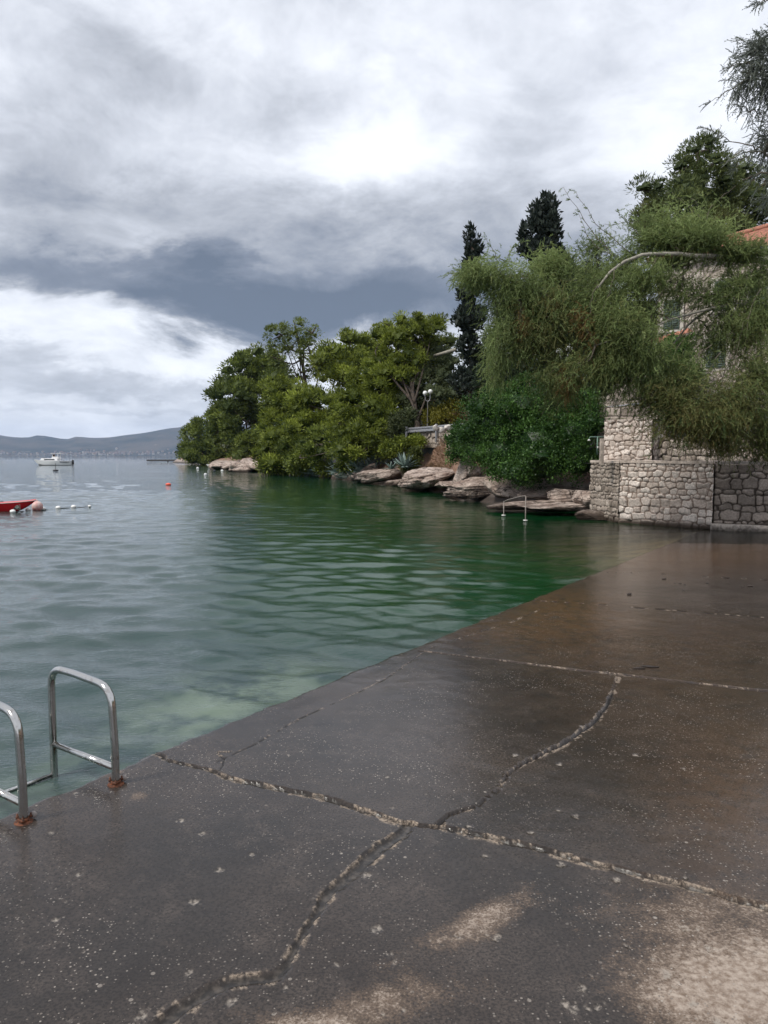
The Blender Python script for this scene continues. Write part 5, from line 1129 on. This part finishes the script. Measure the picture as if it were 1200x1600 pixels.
def hwin(px, py, w, h, open_=True):
    u = 1/(1); # find place along the facade
    d = at(px, py, Y=1)-np.array([0, 0, EYE]); A_ = np.array([[d[0], -hd[0]], [d[1], -hd[1]]]); k, s_ = np.linalg.solve(A_, HA+hn*.03); c2 = HA+hd*s_+hn*.045; zc = EYE+d[2]*k; rot = math.atan2(hd[1], hd[0]); c = z3d(c2, zc)
    m = MB()
    for dx, dz, ww, hh in ((0, h/2+.07, w+.34, .14), (0, -h/2-.06, w+.44, .12), (-w/2-.07, 0, .14, h), (w/2+.07, 0, .14, h)):
        m.box(c+z3d(hd*dx, dz), (ww, .12, hh), rot, 0, .008)
    wi = m.build('window', M_wframe, house)
    m = MB(); m.box(c, (w, .05, h), rot); m.build('pane', M_glass, wi)
    for s2 in (-1, 1):
        m = MB(); sw = w/2 if not open_ else w*.5; off = (w/4 if not open_ else w/2+sw/2+.15)*s2
        m.box(c+z3d(hd*off+hn*.075, 0), (sw-.02, .04, h), rot, 0, .006)
        for q_ in range(int(h/.09)): m.box(c+z3d(hd*off+hn*.10, -h/2+.06+q_*.09), (sw-.12, .02, .05), rot)
        m.build('shutter', M_shut, wi)
hwin(1050, 492, .62, 1.15, False); hwin(1119, 552, .70, 1.15, False); hwin(1130, 462, .62, 1.1, False); hwin(1185, 470, .62, 1.1, False)
# tiled porch roof
pA = at(1021, 540, Y=29.6); pB = at(1086, 520, Y=27.6)
tile_plane('porch_roof', pA, pB, pB+[0.1, .7, .25], pA+[.1, .7, .25], house)
m = MB(); m.tube([pA-[0, 0, .06], pB-[0, 0, .06]], .06, 6); m.build('porch_beam', M_bark, house)
shrub('garden_bush', 'bright climbing bush under the small porch roof of the house', [lob(1050, 560, 22, 24, 27.5), lob(1040, 590, 24, 20, 27), lob(1070, 590, 20, 18, 26.8), lob(1060, 540, 14, 12, 27.8)], at(1050, 625, Y=27.6), M_shrub, 38, 9000, .12, clump=.25)

# ------------------------------------------------------------------ boats
def hull(Lh, beam, sheer, draft, nst=26, nrow=9, rake=.5, trans=.75, full=.55, ey=.55, ez=1.6):
    """hull skin stations, bow at +x; returns verts grid [station,row(keel->gunwale both sides)]"""
    S_ = np.linspace(0, 1, nst); G = []
    for s_ in S_:
        w = beam/2*min(1, (trans+(1-trans)*min(1, s_/.4)))*(1-max(0, (s_-full)/(1-full))**2.0)
        zsh = sheer(s_); kz = -draft*(1-max(0, (s_-.7)/.3)**2.2)+max(0, (s_-.7)/.3)**2.2*zsh*.75
        row = []
        for a in np.linspace(-1, 1, 2*nrow-1):
            b = abs(a); y = w*(b**ey if b > 0 else 0)*np.sign(a); zq = kz+(zsh-kz)*b**ez; xq = -Lh/2+Lh*s_*(1-rake*0)+rake*(zq-kz)*max(0, (s_-.6)/.4)
            row.append((xq, y, zq))
        G.append(row)
    return np.array(G)
def grid_faces(ni, nj, off=0):
    i = np.arange(ni*nj).reshape(ni, nj); return np.stack([i[:-1, :-1], i[1:, :-1], i[1:, 1:], i[:-1, 1:]], -1).reshape(-1, 4)+off
def place(V, c, rot):
    cs, sn = math.cos(rot), math.sin(rot); V = np.asarray(V, float); return np.stack([V[..., 0]*cs-V[..., 1]*sn, V[..., 0]*sn+V[..., 1]*cs, V[..., 2]], -1)+c
# cabin cruiser
bc = at(84, 727, z=0); rot = math.pi+.06; M_gel = simple('white_gelcoat', (.72, .72, .72), .3, 0, .04, 3); M_navy = simple('navy_stripe', (.02, .03, .05), .4); M_foul = simple('dark_antifouling', (.03, .03, .035), .6)
boat = empty('cabin_cruiser', bc, 'white cabin cruiser moored far out on the left', 'boat')
G = hull(6.6, 2.4, lambda s_: .80+.22*s_**2, .35, rake=.6, full=.45, ey=.3, ez=2.2)
V = G.reshape(-1, 3); Fq = grid_faces(*G.shape[:2]); zc = V[Fq][:, :, 2].mean(1); nj = G.shape[1]
tr_ = np.array([[k for k in range(nj)]])
mk('hull', place(V, bc, rot), [Fq, tr_], [M_gel, M_foul, M_navy], boat, True, np.r_[np.where(zc < .14, 1, 0), [0]])
dk = np.concatenate([G[:, 0], G[:, -1]]); n = len(G); j = np.arange(n-1); mk('deck', place(dk-[0, 0, .02], bc, rot), np.stack([j, j+1, j+n+1, j+n], 1), M_gel, boat, False)
def bb(name, c, s, mat, parent, top=(1, 1), bev=.02, ):
    m = MB(); m.box((0, 0, 0), s, 0, 0, bev, top); V = np.concatenate(m.V)+np.asarray(c); m.V = [place(V, bc, rot)]; return m.build(name, mat, parent, False)
cb = bb('cabin', (.55, 0, 1.05), (3.2, 1.75, .42), M_gel, boat, (.86, .86), .05)
for s_ in (-1, 1):
    bb('window', (.45, s_*.835, 1.05), (1.9, .06, .20), M_glass, cb, (.9, 1), .01)
    bb('stripe', (-2.3, s_*1.05, .62), (1.7, .10, .14), M_navy, boat, (1, 1), .01)
    bb('roof_post', (-1.0, s_*.66, 1.75), (.10, .05, 1.0), M_gel, boat, (1, 1), .01); bb('roof_post', (-.05, s_*.62, 1.7), (.08, .05, .85), M_gel, boat, (1, 1), .01)
bb('wheelhouse', (-.5, 0, 1.38), (1.3, 1.5, .40), M_gel, boat, (.8, .9), .05); bb('windscreen', (-.02, 0, 1.72), (.06, 1.2, .5), M_glass, boat, (1, .9), .01); bb('hardtop', (-.55, 0, 2.12), (1.7, 1.5, .07), M_gel, boat, (1, 1), .02)
bb('outboard_motor', (-3.45, 0, .55), (.35, .35, .8), M_foul, boat, (.8, .8), .05)
m = MB(); q = [(-3.1, y, z) for y, z in ((1.0, .8), (1.0, 1.3))]; 
for y in (-1, 1):
    m.tube(place(np.array([(1.2, y*.95, .9), (1.2, y*.92, 1.25), (2.4, y*.5, 1.35), (3.2, 0, 1.4), (3.2, 0, 1.05)]), bc, rot), .018, 6); m.tube(place(np.array([(-1.4, y*1.0, .8), (-1.4, y*1.0, 2.1), (-3.2, y*.95, 2.1), (-3.2, y*.95, .8)]), bc, rot), .015, 6)
m.tube(place(np.array([(-.6, 0, 2.15), (-.6, 0, 2.9)]), bc, rot), .015, 6); m.build('rails', M_grey, boat)
# red kayak like boat
kb = at(-64, 799, z=0); kb[1] = at(30, 799, z=0)[1]; LK = 3.9; tipx = at(53, 781, Y=kb[1])[0]; kc_ = np.array([tipx-LK/2-.03, kb[1], 0])
M_red = simple('red_hull', (.50, .012, .018), .25, 0, .1, 3); M_redd = simple('red_deck', (.60, .03, .03), .3, 0, .1, 3)
red = empty('red_boat', kc_, 'red plastic boat with raised pointed bow cut by the left edge', 'boat')
G = hull(LK, .82, lambda s_: .20+.155*max(0, (s_-.45)/.55)**1.5+.03*(1-s_), .10, 34, 9, 1.0, .5, .45)
mk('hull', place(G.reshape(-1, 3), kc_, .0), [grid_faces(*G.shape[:2]), np.array([[k for k in range(G.shape[1])]])], M_red, red, True)
Gd = G[:, [0, 0, -1, -1]].copy(); Gd[:, 1] = G[:, 0]*.72+G[:, -1]*.28+[0, 0, .035]; Gd[:, 2] = G[:, -1]*.72+G[:, 0]*.28+[0, 0, .035]
Gc = Gd.copy(); mk('deck', place(Gc.reshape(-1, 3), kc_, 0), grid_faces(len(Gc), 4), M_redd, red, True)
for s_ in (0, -1): m = MB(); m.tube(place(G[:, s_], kc_, 0), .014, 6); m.build('gunwale', simple('pale_trim', (.55, .45, .42), .4), red)
m = MB(); m.tube(place(np.array([(LK/2-1.9, -.15, .235), (LK/2-1.3, -.18, .26), (LK/2-.95, 0, .30), (LK/2-1.3, .18, .26), (LK/2-1.9, .15, .235)]), kc_, 0), .022, 6); m.build('cockpit_rim', M_navy, red)
m = MB(); m.ball(place(np.array([G[-1, 4]]), kc_, 0)[0]*0+[tipx-.02, kb[1], EYE-(783-712)/F*kb[1]], .02, 0, 2); m.build('bow_cap', M_navy, red)
# square emblem on the bow side
ex = at(25, 792, Y=kb[1]-.2); s0 = (ex[0]-kc_[0]+LK/2)/LK; gi_ = int(s0*33); rowp = G[gi_, 3]; ey = kc_[1]+rowp[1]-.035
def decal(name, pts, y, mat, parent, th=.006):
    m = MB(); pts = np.array(pts); n = len(pts); V = np.concatenate([np.c_[pts[:, 0], np.full(n, y), pts[:, 1]], np.c_[pts[:, 0], np.full(n, y+th), pts[:, 1]]]); j = np.arange(n)
    m.add(V, [np.array([list(j), list(j+n)[::-1]]), np.stack([j, (j+1) % n, (j+1) % n+n, j+n], 1)]); return m.build(name, mat, parent, False)
ez_ = .155; yy = ey; sq = lambda r_, a=0: [(ex[0]+r_*math.cos(math.pi/4+k*math.pi/2+a)*1.414, ez_+r_*math.sin(math.pi/4+k*math.pi/2+a)*1.1) for k in range(4)]
M_blk = simple('black_print', (.015, .015, .015), .4); M_cream = simple('cream_print', (.50, .45, .36), .5); M_gryp = simple('grey_print', (.20, .24, .20), .5)
em = decal('emblem', sq(.105), yy, M_cream, red); decal('emblem_field', sq(.096), yy-.004, M_blk, em)
ringp = lambda r_: [(ex[0]+.01+r_*math.cos(a), ez_+r_*.9*math.sin(a)) for a in np.linspace(0, 2*math.pi, 24, endpoint=False)]
decal('emblem_ring', ringp(.06), yy-.008, M_cream, em); decal('emblem_disc', ringp(.048), yy-.012, M_gryp, em)
decal('emblem_corner', [(ex[0]-.09, ez_+.02), (ex[0]-.05, ez_+.07), (ex[0]-.09, ez_+.085)], yy-.012, M_redd, em); decal('emblem_corner', [(ex[0]+.09, ez_+.03), (ex[0]+.055, ez_+.075), (ex[0]+.09, ez_+.085)], yy-.012, M_redd, em)
# floats on a line
M_buoy = simple('white_float', (.75, .74, .72), .4, 0, .05, 3); M_pink = NT('faded_pink_buoy', .5, (.5, .2, .2)); t = M_pink
t.set(Base_Color=t.mix(t.rng(t.noise(7, 4, .6), .35, .65), (.52, .17, .16), (.62, .48, .44))); M_pink = t.m; M_rope = simple('dark_rope', (.03, .03, .03), .8)
fp = [at(px, py, z=0) for px, py in ((20, 801), (44, 798), (67, 796.5), (91, 795), (115, 793.5), (140, 792.5))]
lbl = ['white rope float in front of the red boat bow', 'white rope float just left of the pink buoy', 'white rope float just right of the pink buoy', 'fourth white rope float from the left', 'fifth white rope float from the left', 'small last float at the right end of the line']
for k, p in enumerate(fp):
    m = MB(); r_ = .075 if k < 5 else .05; m.ball(p+[0, 0, .035], r_, 0, 3, (1.15, 1, .85)); o = m.build('rope_float', M_buoy); tag(o, lbl[k], 'float', 'floats on the swimming line')
m = MB(); q = resample(np.array(fp), .12); q[:, 2] = .004+.012*np.sin(np.arange(len(q))*.9); m.tube(q, .012, 6); o = m.build('float_line', M_rope); tag(o, 'dark rope line threading the white floats', 'rope')
p = at(54, 798, z=0)+[0, .2, 0]; e = empty('mooring_buoy', p, 'faded pink round mooring buoy at the bow of the red boat', 'buoy')
m = MB(); m.ball(p+[0, 0, .12], .17, 0, 4, (1, 1, 1.05)); m.build('float', M_pink, e); m = MB(); m.tube([p+[0, 0, .28], p+[-.02, 0, .34]], .03, 8); m.build('eye', M_pink, e)
m = MB(); m.tube(smooth_poly([p+[-.02, 0, .34], p+[-.12, 0, .15], p+[-.14, 0, 0]]), .008, 5); m.build('rope', M_rope, e)
def buoy(label, px, py, r_, mat, pole=0., cat='buoy', sc=(1, 1, .8)):
    p = at(px, py, z=0); e = empty('mooring_buoy', p, label, cat); m = MB(); m.ball(p+[0, 0, r_*.35], r_, 0, 3, sc); m.build('float', mat, e)
    m = MB(); m.tube([p+[0, 0, r_*.8], p+[0, 0, r_*1.2+pole]], r_*.12, 8); m.build('staff', M_rope if pole else mat, e)
M_orange = simple('orange_buoy', (.75, .10, .05), .4)
buoy('orange buoy on the open water left of the point', 263, 758, .12, M_orange, sc=(1.4, 1, .7)); buoy('tiny dark marker float with a staff below the cruiser', 87, 736, .22, M_foul, .6, sc=(1.5, 1, .5))
buoy('white buoy nearest in front of the moored pale dinghy', 321, 742, .14, M_buoy); buoy('small white buoy farther out left of the pale dinghy', 309, 732, .18, M_buoy); buoy('small dark buoy below the pale dinghy', 335, 736.5, .15, M_foul); buoy('small brown white buoy right below the pale dinghy', 347, 736, .15, M_buoy, .2)
# dinghies at the point
def dinghy(label, px, py, wpx, mat, seed, rot=0.):
    c = at(px, py, z=0); Ld = wpx/F*c[1]; e = empty('dinghy', c, label, 'boat'); G = hull(Ld, Ld*.32, lambda s_: Ld*(.11+.07*s_**2), Ld*.03, 16, 6, .4, .8, .5)
    mk('hull', place(G.reshape(-1, 3), c, math.pi+rot), [grid_faces(*G.shape[:2]), np.array([[k for k in range(G.shape[1])]])], mat, e, True)
    for a in (.25, .55): i = int(a*15); m = MB(); m.tube(place(G[i, [0, -1]]-[0, 0, .08], c, math.pi+rot), .07, 6); m.build('seat', M_bark_p, e)
dinghy('pale moored dinghy beside the far rock slabs', 338, 730.5, 30, M_buoy, 1); dinghy('dull red dinghy lying below the far rock slabs', 380, 734.5, 26, simple('dull_red', (.28, .08, .07), .6), 2)
p0 = at(262, 721.6, z=0); p1 = at(290, 722.2, z=0); m = MB(); c = (p0+p1)/2; m.box(c+[0, 0, .45], (np.linalg.norm(p1-p0), 4, .5), 0, 0, .05)
for u in (.1, .5, .9): q_ = p0*(1-u)+p1*u; m.tube([q_+[0, -1.5, -1], q_+[0, -1.5, .3]], .25, 8)
o = m.build('jetty', simple('jetty_dark', (.06, .06, .065), .8)); tag(o, 'thin dark jetty reaching out from the far tip of the point', 'jetty')

# ------------------------------------------------------------------ far hills and town
rx = np.array([-260, 0, 20, 45, 62, 87, 105, 122, 150, 175, 195, 225, 245, 262, 282, 330, 420, 600, 900, 1300]); ry = np.array([672, 680, 683, 685, 681, 684, 687, 682, 684.5, 684, 681, 678, 674, 670, 668, 662, 664, 670, 660, 668])
hx = np.linspace(-1500, 2600, 340); hy = np.concatenate([np.linspace(5200, 7000, 60), np.linspace(7050, 8600, 20)])
PXg, HY = np.meshgrid(hx, hy, indexing='ij'); X_ = (PXg-600)/F*HY
crest = np.interp(PXg, rx, ry); v = (HY-5200)/1300
Zc = (712-crest)/F*6500*sstep(-.02, 1.0, v)**.85
Zn = Zc*(1-.6*sstep(1.3, 2.6, v))+(26*fbm(p3(X_.ravel()/520, HY.ravel()/520), 5, 3).reshape(X_.shape)+22*(1-2*np.abs(fbm(p3(X_.ravel()/800, HY.ravel()/800), 4, 8))).reshape(X_.shape)*.5)*sstep(.05, .7, v)*(1-sstep(.85, 1.0, v)*.75)
Zn = np.where(HY < 5215, -3, Zn+1.5)
t = NT('hill_scrub', .95, (.1, .1, .07)); g = t.geo()
c = t.mix(t.rng(t.noise(.0028, 6, .7, g), .38, .62), (.020, .026, .018), (.075, .065, .05)); c = t.mix(t.rng(t.noise(.006, 5, .7, g), .60, .72), c, (.24, .21, .18)); t.set(Base_Color=c)
hills = mk('hills', np.stack([X_.ravel(), HY.ravel(), Zn.ravel()], 1), grid_faces(*X_.shape), t.m, None, True); tag(hills, kind='structure')
rr = np.random.default_rng(12); M_hw = [simple('far_house_white', (.36, .35, .33), .8), simple('far_house_cream', (.25, .22, .19), .8)]; M_hr = simple('far_roof', (.16, .10, .08), .8)
hm = []
for k in range(6):
    m = MB(); w, d_, h_ = rr.uniform(8, 17), rr.uniform(9, 14), rr.uniform(5, 11); m.box((0, 0, h_/2-2), (w, d_, h_+4), 0, 0)
    rf = np.array([(-w/2-.5, -d_/2-.5, h_), (w/2+.5, -d_/2-.5, h_), (w/2+.5, d_/2+.5, h_), (-w/2-.5, d_/2+.5, h_), (-w/2-.5, 0, h_+2.6), (w/2+.5, 0, h_+2.6)])
    m.add(rf, [np.array([(0, 1, 5, 4), (2, 3, 4, 5)]), np.array([(0, 4, 3), (1, 2, 5)])], 1); o = m.build('far_house', [M_hw[k % 2], M_hr], None, False); tag(o, 'tiny pale house in the far town under the blue hills', 'house', 'houses of the far town'); hm.append(o)
def hill_z(px, Y):
    i = np.interp(px, hx, np.arange(len(hx))); j = np.interp(Y, hy, np.arange(len(hy))); return Zn[int(i), int(j)]
cnt = 0
for k in range(170):
    px = rr.uniform(0, 300) if k < 150 else rr.uniform(-120, 0); Y = 5240+abs(rr.normal(0, 120))
    if rr.random() < .35: px = rr.normal(150, 40)
    o = hm[k % 6] if k < 6 else hm[k % 6].copy()
    if k >= 6: scene.collection.objects.link(o)
    o.location = ((px-600)/F*Y, Y, hill_z(px, Y)); o.rotation_euler = (0, 0, rr.uniform(-.5, .5))
# ------------------------------------------------------------------ air
m = MB(); m.box((0, 4200, 150), (17800, 9400, 380)); hz_ = m.build('haze', simple('haze_tmp', (1, 1, 1)), None, False)
hm_ = D.materials.new('haze_air'); hm_.use_nodes = True; nt = hm_.node_tree; nt.nodes.clear(); pv = nt.nodes.new('ShaderNodeVolumePrincipled'); ou = nt.nodes.new('ShaderNodeOutputMaterial')
pv.inputs['Color'].default_value = (.42, .62, .98, 1); pv.inputs['Density'].default_value = .000055; pv.inputs['Anisotropy'].default_value = 0.0
nt.links.new(pv.outputs[0], ou.inputs['Volume']); hz_.data.materials.clear(); hz_.data.materials.append(hm_); tag(hz_, kind='stuff'); hz_['label'] = 'thin pale haze in the air'
